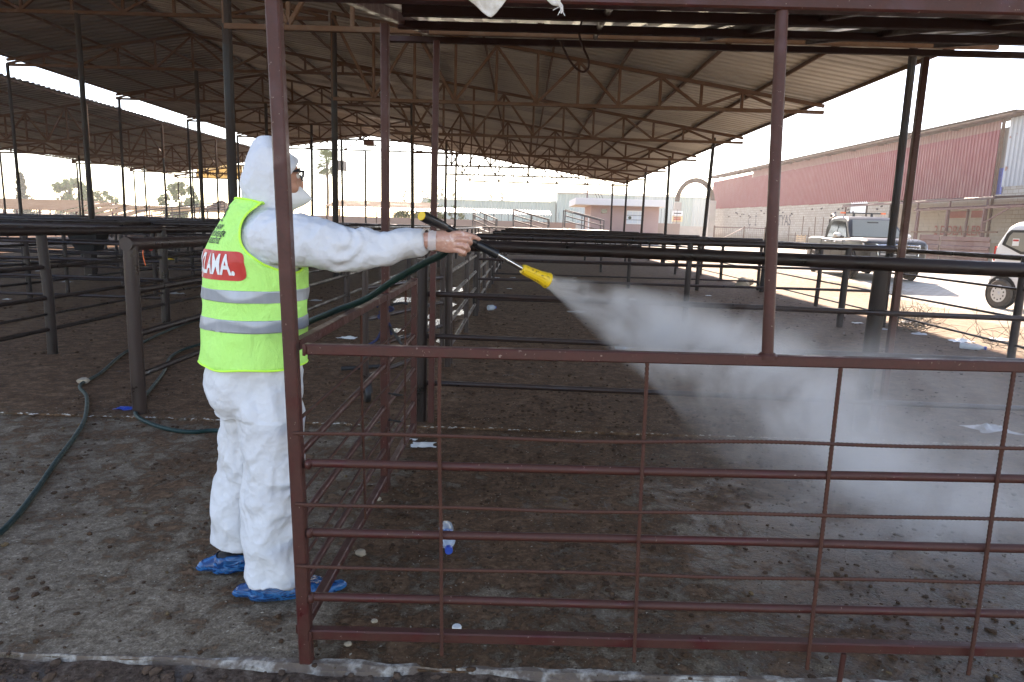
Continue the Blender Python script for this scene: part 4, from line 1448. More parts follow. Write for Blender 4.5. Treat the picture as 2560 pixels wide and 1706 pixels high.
# ------------------------------------------------------------------ spray lance and hose
def lance():
    la = thing('spray_lance', 'black gripped spray lance with steel tube and yellow bell nozzle in the gloved hand', 'spray lance', (-.175, 2.53, 1.43))
    A = Vector((-.343, 2.352, 1.5225)); B_ = Vector((-.272, 2.452, 1.487)); C_ = Vector((-.172, 2.531, 1.430)); D_ = Vector((-.090, 2.561, 1.3915)); E_ = Vector((.003, 2.605, 1.339)); F_ = Vector((.105, 2.655, 1.2925))
    def along(p, q, prof, name, mat, n=22):
        d = (q - p)
        L = d.length
        return MB().lathe([(r_, t * L) for r_, t in prof], p, d, n).build(name, mat, la, True)
    g = along(A, B_, [(.002, 0), (.0158, 0), (.0174, .03), (.0176, .3), (.0172, .6), (.0158, .85), (.0142, .97), (.010, 1.0)], 'rear_grip', M['plastic_black'])
    d = (A - B_).normalized()
    MB().lathe([(.0005, 0), (.0155, 0), (.0162, .002), (.0154, .0045), (.007, .0050), (.0005, .0042)], A - d * .0005, d, 22).build('end_cap', M['nozzle_yellow'], g, True)
    # ribs along the rear grip
    ax = (B_ - A).normalized(); a_ = ax.cross(Vector((0, 0, 1))).normalized(); b_ = ax.cross(a_)
    for j in range(12):
        q = 2 * math.pi * j / 12
        o_ = a_ * math.cos(q) + b_ * math.sin(q)
        MB().tube([A + ax * .006 + o_ * .0168, A + ax * .06 + o_ * .0170, A + ax * .105 + o_ * .0150], .0014, 5).build('grip_rib', M['plastic_black'], g, True)
    along(B_, C_, [(.010, 0), (.013, .06), (.0145, .5), (.0145, .9), (.013, 1)], 'valve_body', M['plastic_black'])
    MB().bar(B_ + Vector((.02, .006, -.02)), C_ + Vector((-.02, .0, -.035)), .012, .012).build('trigger', M['plastic_black'], la)
    along(C_, D_, [(.0125, 0), (.0165, .03), (.0158, .12), (.0175, .22), (.0160, .34), (.0178, .46), (.0162, .58), (.0178, .70), (.0165, .82), (.0185, .93), (.0190, .97), (.012, 1.0)], 'fore_grip', M['plastic_black'])
    along(D_, E_, [(.0098, -.05), (.0098, 1.05)], 'lance_tube', M['steel_tube'])
    k_ = NT('nozzle_worn')
    v = k_.co('Object')
    st = k_.ramp(k_.noise(v, 55, 5, .75), [(0.57, 0.0), (0.66, 1.0)])
    k_.set(col=k_.mix(st, k_.mix(k_.noise(v, 20, 3), (0.66, 0.40, 0.01), (0.82, 0.56, 0.03)), (0.08, 0.055, 0.02)), rough=0.42, spec=.45)
    n2 = along(E_, F_, [(.010, -.02), (.0170, 0), (.0185, .06), (.0190, .18), (.0200, .38), (.0212, .55), (.0235, .70), (.0275, .84), (.0315, .95), (.0322, .985), (.0310, 1.0), (.0270, .985), (.0130, .75)], 'nozzle', k_.m)
    ax = (F_ - E_).normalized(); a_ = ax.cross(Vector((0, 0, 1))).normalized(); b_ = ax.cross(a_)
    L = (F_ - E_).length
    for j in range(8):
        q = 2 * math.pi * j / 8
        o_ = a_ * math.cos(q) + b_ * math.sin(q)
        MB().tube([E_ + ax * L * .06 + o_ * .0182, E_ + ax * L * .4 + o_ * .0198, E_ + ax * L * .68 + o_ * .0228, E_ + ax * L * .84 + o_ * .0270], .0016, 5).build('nozzle_rib', k_.m, n2, True)

def spline(pts, n=8):
    pts = [Vector(p) for p in pts]
    out = []
    for i in range(len(pts) - 1):
        p0, p1, p2, p3 = pts[max(i - 1, 0)], pts[i], pts[i + 1], pts[min(i + 2, len(pts) - 1)]
        for j in range(n):
            t = j / n
            out.append(.5 * ((2 * p1) + (-p0 + p2) * t + (2 * p0 - 5 * p1 + 4 * p2 - p3) * t * t + (-p0 + 3 * p1 - 3 * p2 + p3) * t ** 3))
    out.append(pts[-1])
    return out

def hoses():
    z = .018
    a = [(-.262, 2.500, 1.462), (-.268, 2.52, 1.42), (-.30, 2.58, 1.385), (-.38, 2.68, 1.345), (-.52, 2.81, 1.265), (-.64, 2.92, 1.185), (-.735, 2.99, 1.137), (-.86, 3.06, 1.085), (-1.05, 3.22, .98), (-1.30, 3.55, .70), (-1.55, 3.95, .30), (-1.80, 4.40, .06), (-2.11, 4.60, z), (-2.25, 4.55, z), (-2.40, 4.575, z), (-2.62, 4.70, z), (-2.845, 4.895, z + .01),
         (-3.03, 5.30, z + .012), (-3.13, 5.62, z + .012), (-3.36, 6.28, z + .012), (-3.70, 7.14, z + .012), (-3.70, 7.85, z + .012), (-3.4, 9.0, z + .012)]
    o = MB().tube(spline(a, 8), .0145, 10).build('hose', M['hose_green'], smooth=True)
    tag(o, 'dark green hose from the lance over the side panel and round the end post', 'hose', 'green spray hoses')
    b = [(-2.364, 2.70, z), (-2.394, 2.958, z), (-2.502, 3.277, z), (-2.772, 3.908, z), (-2.978, 4.408, z), (-3.172, 4.811, z + .004), (-3.50, 5.344, z + .012), (-3.78, 5.70, z + .012), (-3.90, 6.187, z + .012), (-4.247, 7.202, z + .012), (-4.534, 8.578, z + .012), (-4.593, 9.80, z + .012), (-4.2, 12, z + .012)]
    o = MB().tube(spline(b, 8), .0145, 10).build('hose', M['hose_green'], smooth=True)
    tag(o, 'dark green hose winding over the passage floor at the left', 'hose', 'green spray hoses')
lance()
hoses()
# ------------------------------------------------------------------ buildings round the market
def clad_panel(name, p0, p1, z0, z1, pitch, amp, mat, parent, nrm):
    """upright sheet with vertical ribs from p0 to p1 (plan points)"""
    p0, p1 = Vector((*p0, 0)), Vector((*p1, 0))
    L = (p1 - p0).length
    d = (p1 - p0) / L
    n_ = Vector((*nrm, 0))
    k2 = max(1, int(round(L / pitch)))
    pr = []
    for i in range(k2):
        s_ = i * L / k2
        w_ = L / k2
        pr += [(s_, 0), (s_ + w_ * .45, 0), (s_ + w_ * .58, amp), (s_ + w_ * .87, amp)]
    pr.append((L, 0))
    b = MB()
    for z in (z0, z1):
        b.v += [tuple(p0 + d * s_ + n_ * a + Vector((0, 0, z))) for s_, a in pr]
    m_ = len(pr)
    b.f = [(i, i + 1, m_ + i + 1, m_ + i) for i in range(m_ - 1)]
    return b.build(name, mat, parent)

def warehouse():
    X = 26.0
    w_ = thing('warehouse', 'long warehouse clad in dark red ribbed sheet above a pale block wall', 'warehouse', (X, 68, 0))
    # rear body and roof
    MB().box(X + .35, X + 24, 38.8, 97, -.1, 7.6).build('body', M['concrete_pale'], w_)
    y = 39.2
    while y < 96.5:
        y1 = min(97, y + 4.1)
        clad_panel('cladding_panel', (X, y1), (X, y), 3.88 + .012 * (y - 39), 7.45 + .006 * (y - 39) + (.4 if y > 80 else 0), .29, .05, M['red_clad'], w_, (-1, 0))
        if y < 80:
            clad_panel('light_strip', (X + .01, y1), (X + .01, y), 7.45 + .006 * (y - 39), 7.95 + .012 * (y - 39), .29, .05, M['beige_clad'], w_, (-1, 0))
        y = y1
    MB().bar((X - .35, 37.5, 8.02), (X - .35, 97.5, 8.75), .5, .12).build('eave', M['truss_rust'], w_)
    MB().bar((X + .6, 37.5, 8.22), (X + .6, 97.5, 8.95), 2.2, .06).build('roof_edge', M['roof_rust'], w_)
    for i in range(13):
        yy = 43 + i * 4.3
        MB().bar((X + .2, yy, 7.95 + (yy - 39) * .012), (X - .55, yy, 7.95 + (yy - 39) * .012), .12, .22).build('eave_bracket', M['truss_rust'], w_)
    # block wall below the cladding: nearest blocks are built one by one
    k_ = NT('block_wall')
    v = k_.co('Object')
    sw = k_.n('ShaderNodeSeparateXYZ'); k_.lk(v, sw.inputs[0])
    cb = k_.n('ShaderNodeCombineXYZ'); k_.lk(sw.outputs['Y'], cb.inputs[0]); k_.lk(sw.outputs['Z'], cb.inputs[1])
    br = k_.n('ShaderNodeTexBrick')
    br.inputs['Brick Width'].default_value = .42; br.inputs['Row Height'].default_value = .22; br.inputs['Mortar Size'].default_value = .016; br.inputs['Scale'].default_value = 1
    br.inputs['Color1'].default_value = (.33, .295, .245, 1); br.inputs['Color2'].default_value = (.41, .375, .32, 1); br.inputs['Mortar'].default_value = (.23, .195, .155, 1)
    k_.lk(cb.outputs[0], br.inputs['Vector'])
    lowd = k_.ramp(k_.math('ADD', k_.math('MULTIPLY', sw.outputs['Z'], .4), k_.math('MULTIPLY', k_.noise(v, .8, 5), .35)), [(.55, (.62, .58, .52)), (.78, (1, 1, 1))])
    k_.set(col=k_.mix(1.0, br.outputs['Color'], lowd, 'MULTIPLY'), rough=.95, spec=.1)
    MB().box(X + .02, X + .34, 48.6, 97, -.1, 4.5).build('wall', k_.m, w_)
    MB().box(X + .06, X + .34, 36.5, 48.6, -.1, 3.9).build('wall', M['block_joint'], w_)
    wd, ht = .42, .22
    me = MB().box(-.045, .035, .008, wd - .008, .007, ht - .007).mesh('block', M['block_face'])
    org = Vector(ORG[w_.name])
    n = 0
    for r_ in range(6, 18):
        for c_ in range(25):
            if n >= 300:
                break
            yy = 37.4 + c_ * wd + (wd / 2 if r_ % 2 else 0)
            link('block', me, w_, (X + .06 - org.x + rnd.uniform(-.006, .006), yy - org.y, r_ * ht - org.z))
            n += 1
    # open corner and grey end bay
    MB().bar((X, 39.0, -.1), (X, 39.0, 8.0), .14, .14).build('corner_post', M['truss_rust'], w_)
    MB().box(X + .2, X + .3, 38.85, 39.2, 3.9, 5.4).build('blue_tarp', M['blue_plastic'], w_)
    clad_panel('grey_cladding', (X, 38.5), (X, 30), 4.35, 7.95, .33, .06, M['grey_clad'], w_, (-1, 0))
    MB().box(X + .02, X + .3, 29, 38.3, -.1, 4.34).build('wall', k_.m, w_)
    MB().bar((X - .2, 39.6, 8.15), (X - .2, 30, 8.0), .5, .1).build('eave', M['truss_rust'], w_)
    # graffiti and painted bars on the blocks
    def graffiti(txt, y, z, sz, mat, x=X - .012):
        tm = text_mesh(txt, sz, bold=.012)
        tm.transform(Matrix.Translation((x - .045, y, z)) @ Matrix(((0, 0, -1, 0), (-1, 0, 0, 0), (0, 1, 0, 0), (0, 0, 0, 1))))
        tm.transform(Matrix.Translation(-org))
        tm.materials.clear(); tm.materials.append(mat)
        link('lettering', tm, w_)
    graffiti('Ç   İ', 79, 2.75, 1.5, M['graffiti_dark'], X + .05)
    graffiti('MATYAS', 70.5, 2.75, 1.5, M['graffiti_dark'], X + .05)
    graffiti('2 DOBA', 42.6, 1.95, .8, M['graffiti_red'])
    graffiti('ILER', 40.3, 1.95, .8, M['graffiti_red'])
    MB().box(X - .003, X - .001, 40.9, 43.1, 2.72, 3.12).build('painted_bar', M['graffiti_red'], w_)
    MB().box(X - .003, X - .001, 39.4, 40.7, 2.72, 3.12).build('painted_bar', M['graffiti_red'], w_)
    MB().box(X - .02, X + .018, 53.0, 55.6, 3.2, 4.1).build('poster', M['ink_white'], w_)
    # reinforcement stubs and old hooks
    r2 = random.Random(4)
    for i in range(26):
        yy, zz_ = r2.uniform(49, 88), r2.uniform(3.3, 3.9)
        MB().bar((X + .02, yy, zz_), (X - .12, yy, zz_ + r2.uniform(-.1, .1)), .06, .12).build('wall_stub', M['graffiti_dark'], w_)
    return w_
warehouse()

def lean_to():
    f = thing('lean_to', 'low lean-to with pinkish corrugated roof on thin posts against the block wall', 'lean-to', (22, 40, 0))
    def roof(xa, xb, za, zb, y0, y1, nm='roof_sheet'):
        y = y0
        while y < y1 - .01:
            me = corrugated_sheet(nm, xa, za, xb, zb, 1.1, .11, .018, M['red_sheet'])
            me.transform(Matrix.Translation(Vector((0, y, rnd.gauss(0, .02))) - Vector(ORG[f.name])))
            link(nm, me, f)
            y += 1.1
    roof(22.0, 25.9, 3.52, 3.75, 33, 48.4)
    for x, y, z in [(22.1, 33.5 + 2.9 * i, 3.5) for i in range(6)]:
        MB().bar((x, y, -.1), (x, y, z), .09, .09).build('post', M['red_sheet'] if rnd.random() < .6 else M['pole_dark'], f)
    MB().bar((22.05, 33, 3.46), (22.05, 48.4, 3.46), .08, .1).build('beam', M['red_sheet'], f)
    g = thing('lean_to', 'lower lean-to roof of ragged red sheet right of the pickup', 'lean-to', (20, 31, 0))
    f = g
    roof(20.0, 24.5, 2.95, 3.25, 26, 35.9)
    for x, y in ((20.1, 35.6), (20.1, 33.2), (20.1, 30.6), (20.1, 28), (21.8, 34.4)):
        MB().bar((x, y, -.1), (x, y, 2.93), .1, .1).build('post', M['red_sheet'], f)
    MB().bar((20.1, 36, 2.88), (20.1, 26, 2.88), .08, .1).build('beam', M['red_sheet'], f)
    MB().bar((20.05, 36, 1.78), (20.05, 29.5, 1.82), .05, .07).build('rail', M['truss_rust'], f)
    MB().bar((20.1, 30.6, 2.2), (20.1, 29.0, 2.85), .05, .05).build('brace', M['red_sheet'], f)
    # loose red sheets set on edge as a barrier
    for k2, (ya, yb, zt) in enumerate(((33.2, 34.8, 1.66), (29.6, 33.1, 1.60))):
        h = thing('sheet_barrier', ('short bent red ribbed sheet on edge beside the pickup', 'long red ribbed sheet on edge between pickup and white van')[k2], 'barrier', (19.9, ya, 0))
        b = MB()
        rows = [(0.45, 0), (.62, 0), (.66, -.05), (.78, -.05), (.82, 0), (1.0, 0), (1.04, -.05), (1.16, -.05), (1.2, 0), (1.38, 0), (1.42, -.05), (zt, -.05)]
        for y in (ya, lerp(ya, yb, .33), lerp(ya, yb, .66), yb):
            b.v += [(19.9 + a - .04 * math.sin(y * 2), y, z) for z, a in rows]
        m_ = len(rows)
        b.f = [(i * m_ + j, i * m_ + j + 1, (i + 1) * m_ + j + 1, (i + 1) * m_ + j) for i in range(3) for j in range(m_ - 1)]
        b.build('sheet', M['red_sheet'], h)
        for y in (ya + .2, yb - .2):
            MB().bar((19.97, y, -.1), (19.97, y, zt - .1), .06, .06).build('post', M['truss_rust'], h)
lean_to()

def far_buildings():
    # mint warehouse
    b_ = thing('warehouse', 'pale mint green warehouse wall far behind the loading ramps', 'warehouse', (-4, 110, 0))
    MB().box(-16, 5.2, 110.3, 135, -.1, 5.3).build('body', M['mint_clad'], b_)
    for i in range(7):
        clad_panel('cladding_panel', (-16 + i * 3.02, 110.2), (-16 + (i + 1) * 3.02 - .03, 110.2), 1.2, 5.3 + .01 * i, .5, .06, M['mint_clad'], b_, (0, -1))
    MB().bar((-16.2, 110.0, 5.42), (5.2, 110.0, 5.5), .5, .16).build('eave', M['white_wall'], b_)
    c_ = thing('warehouse', 'taller pale grey-green warehouse behind the pink office', 'warehouse', (17, 109, 0))
    MB().box(5.3, 36, 109.3, 135, -.1, 6.7).build('body', M['mint_clad_pale'], c_)
    for i in range(9):
        clad_panel('cladding_panel', (5.3 + i * 3.02, 109.2), (5.3 + (i + 1) * 3.02 - .03, 109.2), 2.2, 6.6, .5, .06, M['mint_clad_pale'] if i % 3 else M['mint_clad'], c_, (0, -1))
    MB().box(5.3, 36, 108.9, 109.25, -.1, 2.2).build('plinth', M['concrete_pale'], c_)
    MB().bar((5.2, 109, 6.75), (36, 109, 6.9), .5, .16).build('eave', M['concrete_pale'], c_)
    # pink office
    p = thing('office_building', 'small pink flat-roofed office with barred window behind the pens', 'building', (8.5, 62, 0))
    MB().box(5.85, 11.7, 60, 66, -.1, 3.42).build('wall', M['pink_wall'], p)
    rf = MB().box(4.4, 12.2, 58.9, 67, 3.422, 3.98).build('roof_slab', M['white_wall'], p)
    wn = part_empty('window', p)
    MB().box(8.93, 10.38, 59.93, 59.985, 1.92, 3.06).build('frame', M['ink_white'], wn)
    for i in range(3):
        MB().box(8.99 + i * .47, 9.40 + i * .47, 59.905, 59.925, 2.0, 2.98).build('pane', M['curtain'], wn)
    for z in (2.28, 2.66):
        MB().bar((8.9, 59.86, z), (10.42, 59.86, z), .02, .03).build('bar', M['wire_dark'], wn)
    MB().lathe([(.001, 0), (.14, 0), (.14, .01), (.001, .01)], (9.2, 59.89, 2.45), (0, -1, 0), 16).build('sticker', M['ink_green'], wn)
    MB().box(6.72, 7.22, 59.95, 59.99, 2.77, 3.11).build('vent', M['window_dark'], p)
    MB().box(5.80, 5.846, 60.9, 61.9, 0, 2.4).build('door', M['curtain'], p)
    # loudspeaker mast on its roof
    ms = thing('loudspeaker_mast', 'thin red mast with horn loudspeaker on the pink office roof', 'mast', (5.6, 60.5, 3.98))
    MB().tube([(5.5, 60.5, 3.98), (5.5, 60.5, 5.6)], .05, 8).build('pole', M['red_sheet'], ms, True)
    MB().lathe([(.02, 0), (.05, .15), (.16, .4)], (5.5, 60.4, 4.95), (-1, -.3, .1), 12).build('horn', M['white_wall'], ms, True)
    for dx in (.9, 1.15, 1.4):
        MB().tube([(5.5 + dx, 60.4, 3.98), (5.5 + dx - .3, 60.4, 4.8 - dx * .2)], .025, 6).build('stay', M['wire_dark'], ms, True)
    # low walls and the long white canopy
    lw = thing('boundary_wall', 'low ochre boundary wall behind the pens at the far end', 'wall', (-6, 72, 0))
    MB().box(-24, 5.5, 72, 72.3, -.1, 1.95).build('wall', M['ochre_wall'], lw)
    for i in range(40):
        x = -23.7 + i * .74
        MB().bar((x, 72.15, 1.95), (x, 72.15, 2.95), .035, .035).build('fence_bar', M['wire_dark'], lw)
    w2 = thing('boundary_wall', 'orange rendered wall stub with barred top beside the gate pillar', 'wall', (16, 84, 0))
    MB().box(14.2, 19.0, 84, 84.3, -.1, 2.3).build('wall', M['ochre_wall'], w2)
    for i in range(12):
        MB().bar((14.4 + i * .38, 84.1, 2.3), (14.4 + i * .38, 84.1, 4.0), .035, .035).build('fence_bar', M['wire_dark'], w2)
    cn = thing('market_awning', 'long white corrugated awning in front of the mint warehouse', 'awning', (-9, 78, 0))
    for i in range(11):
        me = corrugated_sheet('roof_sheet', 0, 0, 5.5, .55, 2.1, .3, .05, M['zinc_pale'])
        me.transform(Matrix.Translation((-20 + i * 2.1, 75, 2.75)) @ Matrix.Rotation(R(90), 4, 'Z') @ Matrix.Scale(-1, 4, (0, 1, 0)))
        me.transform(Matrix.Translation(-Vector(ORG[cn.name])))
        link('roof_sheet', me, cn)
        MB().bar((-20 + i * 2.1, 75.2, -.1), (-20 + i * 2.1, 75.2, 2.72), .07, .07).build('post', M['pole_dark'], cn)
    # low brown shed roof beyond the passage
    ls = thing('low_shed', 'low open shelter with brown corrugated roof beyond the end of the passage', 'shelter', (-11.5, 53, 0))
    for i in range(9):
        me = corrugated_sheet('roof_sheet', 0, 0, 4.2, .62, .95, .16, .025, M['roof_rust'])
        me.transform(Matrix.Translation((-15.6 + i * .95, 54.2, 2.58)) @ Matrix.Rotation(R(90), 4, 'Z') @ Matrix.Scale(-1, 4, (0, 1, 0)))
        me.transform(Matrix.Translation(-Vector(ORG[ls.name])))
        link('roof_sheet', me, ls)
    for x in (-15.4, -11.5, -7.6):
        for y in (54.3, 58.2):
            MB().bar((x, y, -.1), (x, y, 2.56 if y < 55 else 3.1), .07, .07).build('post', M['truss_rust'], ls)
        MB().bar((x, 54.25, 2.52), (x, 58.3, 3.13), .06, .06).build('rafter', M['truss_rust'], ls)
    MB().bar((-15.6, 54.28, 2.5), (-7.1, 54.28, 2.5), .06, .07).build('beam', M['truss_rust'], ls)
far_buildings()

def ramps():
    for k2, (xa, za, xb, zb) in enumerate(((-3.95, 2.70, -2.13, 1.97), (-.76, 2.76, 2.08, 2.06), (3.32, 2.84, 6.42, 2.12))):
        r_ = thing('loading_ramp', '%s of the three concrete loading ramps with sloping pipe handrails' % ('leftmost', 'middle', 'rightmost')[k2], 'ramp', ((xa + xb) / 2, 56, 0))
        MB().prism([(xa, 55, -.1), (xb + 1.5, 55, -.1), (xb + 1.5, 55, .25), (xa, 55, za - 1.35)], (0, 2.2, 0)).build('ramp_body', M['concrete_pale'], r_)
        for y in (54.9, 57.3):
            for dz in ((0, -.45, -.85) if y < 55 else (0,)):
                MB().tube([(xa, y, za + dz), (xb, y, zb + dz)], .045, 8).build('handrail', M['rail_grey'], r_, True)
            for t in (0, .5, 1):
                x, z = lerp(xa, xb, t), lerp(za, zb, t)
                MB().tube([(x, y, z - 1.35), (x, y, z)], .045, 8).build('rail_post', M['rail_grey'], r_, True)
    g = thing('loading_ramp', 'loading ramp with rising handrails at the far end left of the worker', 'ramp', (-29, 58, 0))
    MB().prism([(-32.5, 58, -.1), (-25.0, 58, -.1), (-25.0, 58, 1.4), (-32.5, 58, .2)], (0, 2.2, 0)).build('ramp_body', M['concrete_pale'], g)
    for y in (57.9, 60.3):
        for dz in (0, -.45):
            MB().tube([(-32.5, y, 1.75 + dz), (-25.0, y, 2.75 + dz)], .05, 8).build('handrail', M['rail_grey'], g, True)
        for t in (0, .33, .66, 1):
            x, z = lerp(-32.5, -25.0, t), lerp(1.75, 2.75, t)
            MB().tube([(x, y, z - 1.3), (x, y, z)], .05, 8).build('rail_post', M['rail_grey'], g, True)
ramps()

def gate_arch():
    a = thing('gate_arch', 'arched brown truss over two concrete gate pillars at the end of the yard', 'gate', (21.9, 90, 0))
    MB().box(19.45, 20.3, 89.6, 90.4, -.1, 5.05).build('pillar', M['concrete_pale'], a)
    MB().box(23.9, 24.7, 89.6, 90.4, -.1, 5.4).build('pillar', M['concrete_pale'], a)
    poly = [(22.05 + 2.05 * math.cos(math.pi - math.pi * i / 18), 90, 5.15 + 2.45 * math.sin(math.pi * i / 18)) for i in range(19)]
    poly2 = [(22.05 + 2.5 * math.cos(math.pi - math.pi * i / 18), 90, 5.15 + 2.95 * math.sin(math.pi * i / 18)) for i in range(19)]
    ab = MB()
    for i in range(18):
        ab.prism([poly[i], poly[i + 1], poly2[i + 1], poly2[i]], (0, .25, 0))
    ab.build('arch_band', M['roof_rust'], a)
    for rr, zz_ in ((0, 0), (.45, .0)):
        pts = [(22.05 + (2.05 + rr) * math.cos(math.pi - math.pi * i / 18), 90, 5.15 + (2.55 + rr) * math.sin(math.pi * i / 18)) for i in range(19)]
        MB().tube(pts, .075, 6).build('arch_chord', M['truss_rust'], a, True)
    for i in range(18):
        q0, q1 = math.pi - math.pi * i / 18, math.pi - math.pi * (i + 1) / 18
        MB().bar((22.05 + 2.05 * math.cos(q0), 90, 5.15 + 2.55 * math.sin(q0)), (22.05 + 2.39 * math.cos(q1), 90, 5.15 + 2.89 * math.sin(q1)), .07, .07).build('arch_web', M['truss_rust'], a)
    MB().box(19.2, 20.5, 89.5, 89.57, 3.35, 3.98).build('sign_board', M['ink_white'], a)
    MB().box(19.2, 20.5, 89.5, 89.57, 2.62, 3.30).build('sign_board', M['sign_beige'], a)
    for z, mt in ((3.66, 'ink_black'), (3.08, 'red_paint'), (2.86, 'red_paint')):
        MB().box(19.35, 20.3, 89.47, 89.495, z - .06, z + .06).build('sign_print', M[mt], a)
    g = thing('mesh_gate', 'low rusty mesh gate in front of the block wall', 'gate', (21, 70, 0))
    for x in (19.3, 22.3, 24.4):
        MB().bar((x, 70, -.1), (x, 70, 2.1), .1, .1).build('gate_post', M['truss_rust'], g)
    for z in (.35, 1.95):
        MB().bar((19.3, 70, z), (24.4, 70, z), .06, .08).build('gate_rail', M['red_sheet'], g)
    MB().bar((19.4, 70, .4), (22.2, 70, 1.9), .05, .06).build('gate_brace', M['red_sheet'], g)
    for i in range(26):
        MB().bar((19.4 + i * .19, 70.02, .35), (19.4 + i * .19, 70.02, 1.95), .018, .018).build('gate_bar', M['red_sheet'], g)
    for k2, (x, y) in enumerate(((22.6, 62), (23.4, 57.5))):
        p = thing('wooden_pallet', ('wooden pallet leaning upright by the block wall near the mesh gate', 'wooden pallet leaning upright by the block wall nearer the pickup')[k2], 'pallet', (x, y, 0))
        for i in range(8):
            MB().bar((x, y + .05, .1 + i * .17), (x, y + 1.9, .1 + i * .17), .03, .11).build('plank', M['wood_pale'], p)
        for t in (.1, .95, 1.8):
            MB().bar((x + .06, y + t, 0), (x + .06, y + t, 1.45), .09, .08).build('stringer', M['wood_pale'], p)
    sf = thing('stake_fence', 'row of thin rusty stakes and rails along the block wall behind the pickup', 'fence', (23.5, 50, 0))
    r2 = random.Random(3)
    for i in range(14):
        y = 44 + i * 1.35
        MB().bar((23.6, y, -.1), (23.6 + r2.gauss(0, .05), y + r2.gauss(0, .08), r2.uniform(1.4, 3.1)), .05, .05).build('stake', M['truss_rust'], sf)
    for z in (.7, 1.3):
        MB().bar((23.62, 44, z), (23.62, 62, z + .1), .04, .05).build('rail', M['truss_rust'], sf)
gate_arch()

# ------------------------------------------------------------------ trees
def leaf_material(name, a, b):
    k_ = NT(name)
    v = k_.co('Object')
    k_.set(col=k_.mix(k_.noise(v, 1.3, 3), a, b), rough=.7, spec=.25)
leaf_material('leaf_dark', (.035, .055, .02), (.07, .10, .035))
leaf_material('leaf_mid', (.085, .135, .03), (.15, .21, .06))
leaf_material('leaf_pale', (.09, .12, .05), (.15, .18, .08))

def tree(name, label, x, y, h, rx, kind, mat, seed, group=None, zb=None, n=2600, leaf=1.0):
    r_ = random.Random(seed)
    t = thing(name, label, 'tree', (x, y, 0), 0, group)
    b = MB()
    b.tube([(x, y, -.1), (x + r_.gauss(0, .1), y, h * .4), (x + r_.gauss(0, .2), y, h * .8)], [h * .025, h * .018, h * .006], 8)
    for i in range(9):
        z = h * r_.uniform(.25, .7); q = r_.uniform(0, 6.28)
        b.tube([(x, y, z), (x + math.cos(q) * rx * .6, y + math.sin(q) * rx * .6, z + h * .14)], [h * .009, h * .003], 5)
    b.build('trunk', M['trunk'], t, True)
    c = MB()
    clumps = []
    for i in range(38 if kind != 'spruce' else 60):
        if kind == 'spruce':
            z = h * (.15 + .85 * (i / 60)); w_ = rx * (1 - (z / h)) * 1.1 + .08; q = r_.uniform(0, 6.28)
            clumps.append((x + math.cos(q) * w_ * r_.uniform(.2, .95), y + math.sin(q) * w_ * r_.uniform(.2, .95), z, h * .055))
        else:
            q = r_.uniform(0, 6.28); u = r_.uniform(-1, 1); s_ = r_.uniform(.45, 1) ** .5
            z = h * .60 + u * h * .38
            w_ = rx * math.sqrt(max(.05, 1 - u * u)) * (1.15 if u < 0 else .9)
            clumps.append((x + math.cos(q) * w_ * s_, y + math.sin(q) * w_ * s_, z, h * r_.uniform(.07, .13)))
    for i in range(n):
        cx, cy_, cz, cr_ = clumps[i % len(clumps)]
        d = Vector((r_.gauss(0, 1), r_.gauss(0, 1), r_.gauss(0, 1))).normalized() * cr_ * r_.uniform(.3, 1.15)
        p = Vector((cx, cy_, cz)) + d
        s_ = h * r_.uniform(.016, .034) * leaf
        a1 = Vector((r_.gauss(0, 1), r_.gauss(0, 1), r_.gauss(0, 1))).normalized()
        a2 = a1.cross(Vector((r_.gauss(0, 1), r_.gauss(0, 1), r_.gauss(0, 1)))).normalized()
        c.add([p + a1 * s_ * 1.5, p + a2 * s_, p - a1 * s_ * 1.5, p - a2 * s_], [(0, 1, 2, 3)])
    c.build('crown', M[mat], t)
    return t

def palm(x, y, h):
    t = thing('palm_tree', 'tall fan palm standing beside the transformer tower', 'tree', (x, y, 0))
    MB().tube([(x, y, -.1), (x + .15, y, h * .5), (x + .1, y, h * .86)], [.22, .17, .16], 10).build('trunk', M['trunk'], t, True)
    r_ = random.Random(2)
    top = Vector((x + .1, y, h * .86))
    for i in range(60):
        q = r_.uniform(0, 6.28); el = r_.uniform(-.9, 1.3)
        d = Vector((math.cos(q) * math.cos(el), math.sin(q) * math.cos(el), math.sin(el)))
        L = r_.uniform(1.7, 2.4)
        b = MB()
        hub = top + d * L * .55
        b.tube([top, hub], .03, 4)
        side = d.cross(Vector((0, 0, 1))).normalized()
        upv = side.cross(d)
        for j in range(13):
            a_ = R(-75 + 150 * j / 12)
            tip = hub + (d * math.cos(a_) + side * math.sin(a_)) * L * .62 - Vector((0, 0, .18 + .25 * (el < 0)))
            w2 = side * .17 * math.cos(a_) - d * .17 * math.sin(a_)
            b.add([hub - w2 * .3, hub + w2 * .3, tip], [(0, 1, 2)])
        b.build('frond', M['leaf_pale'] if el < -.1 else M['leaf_mid'], t)

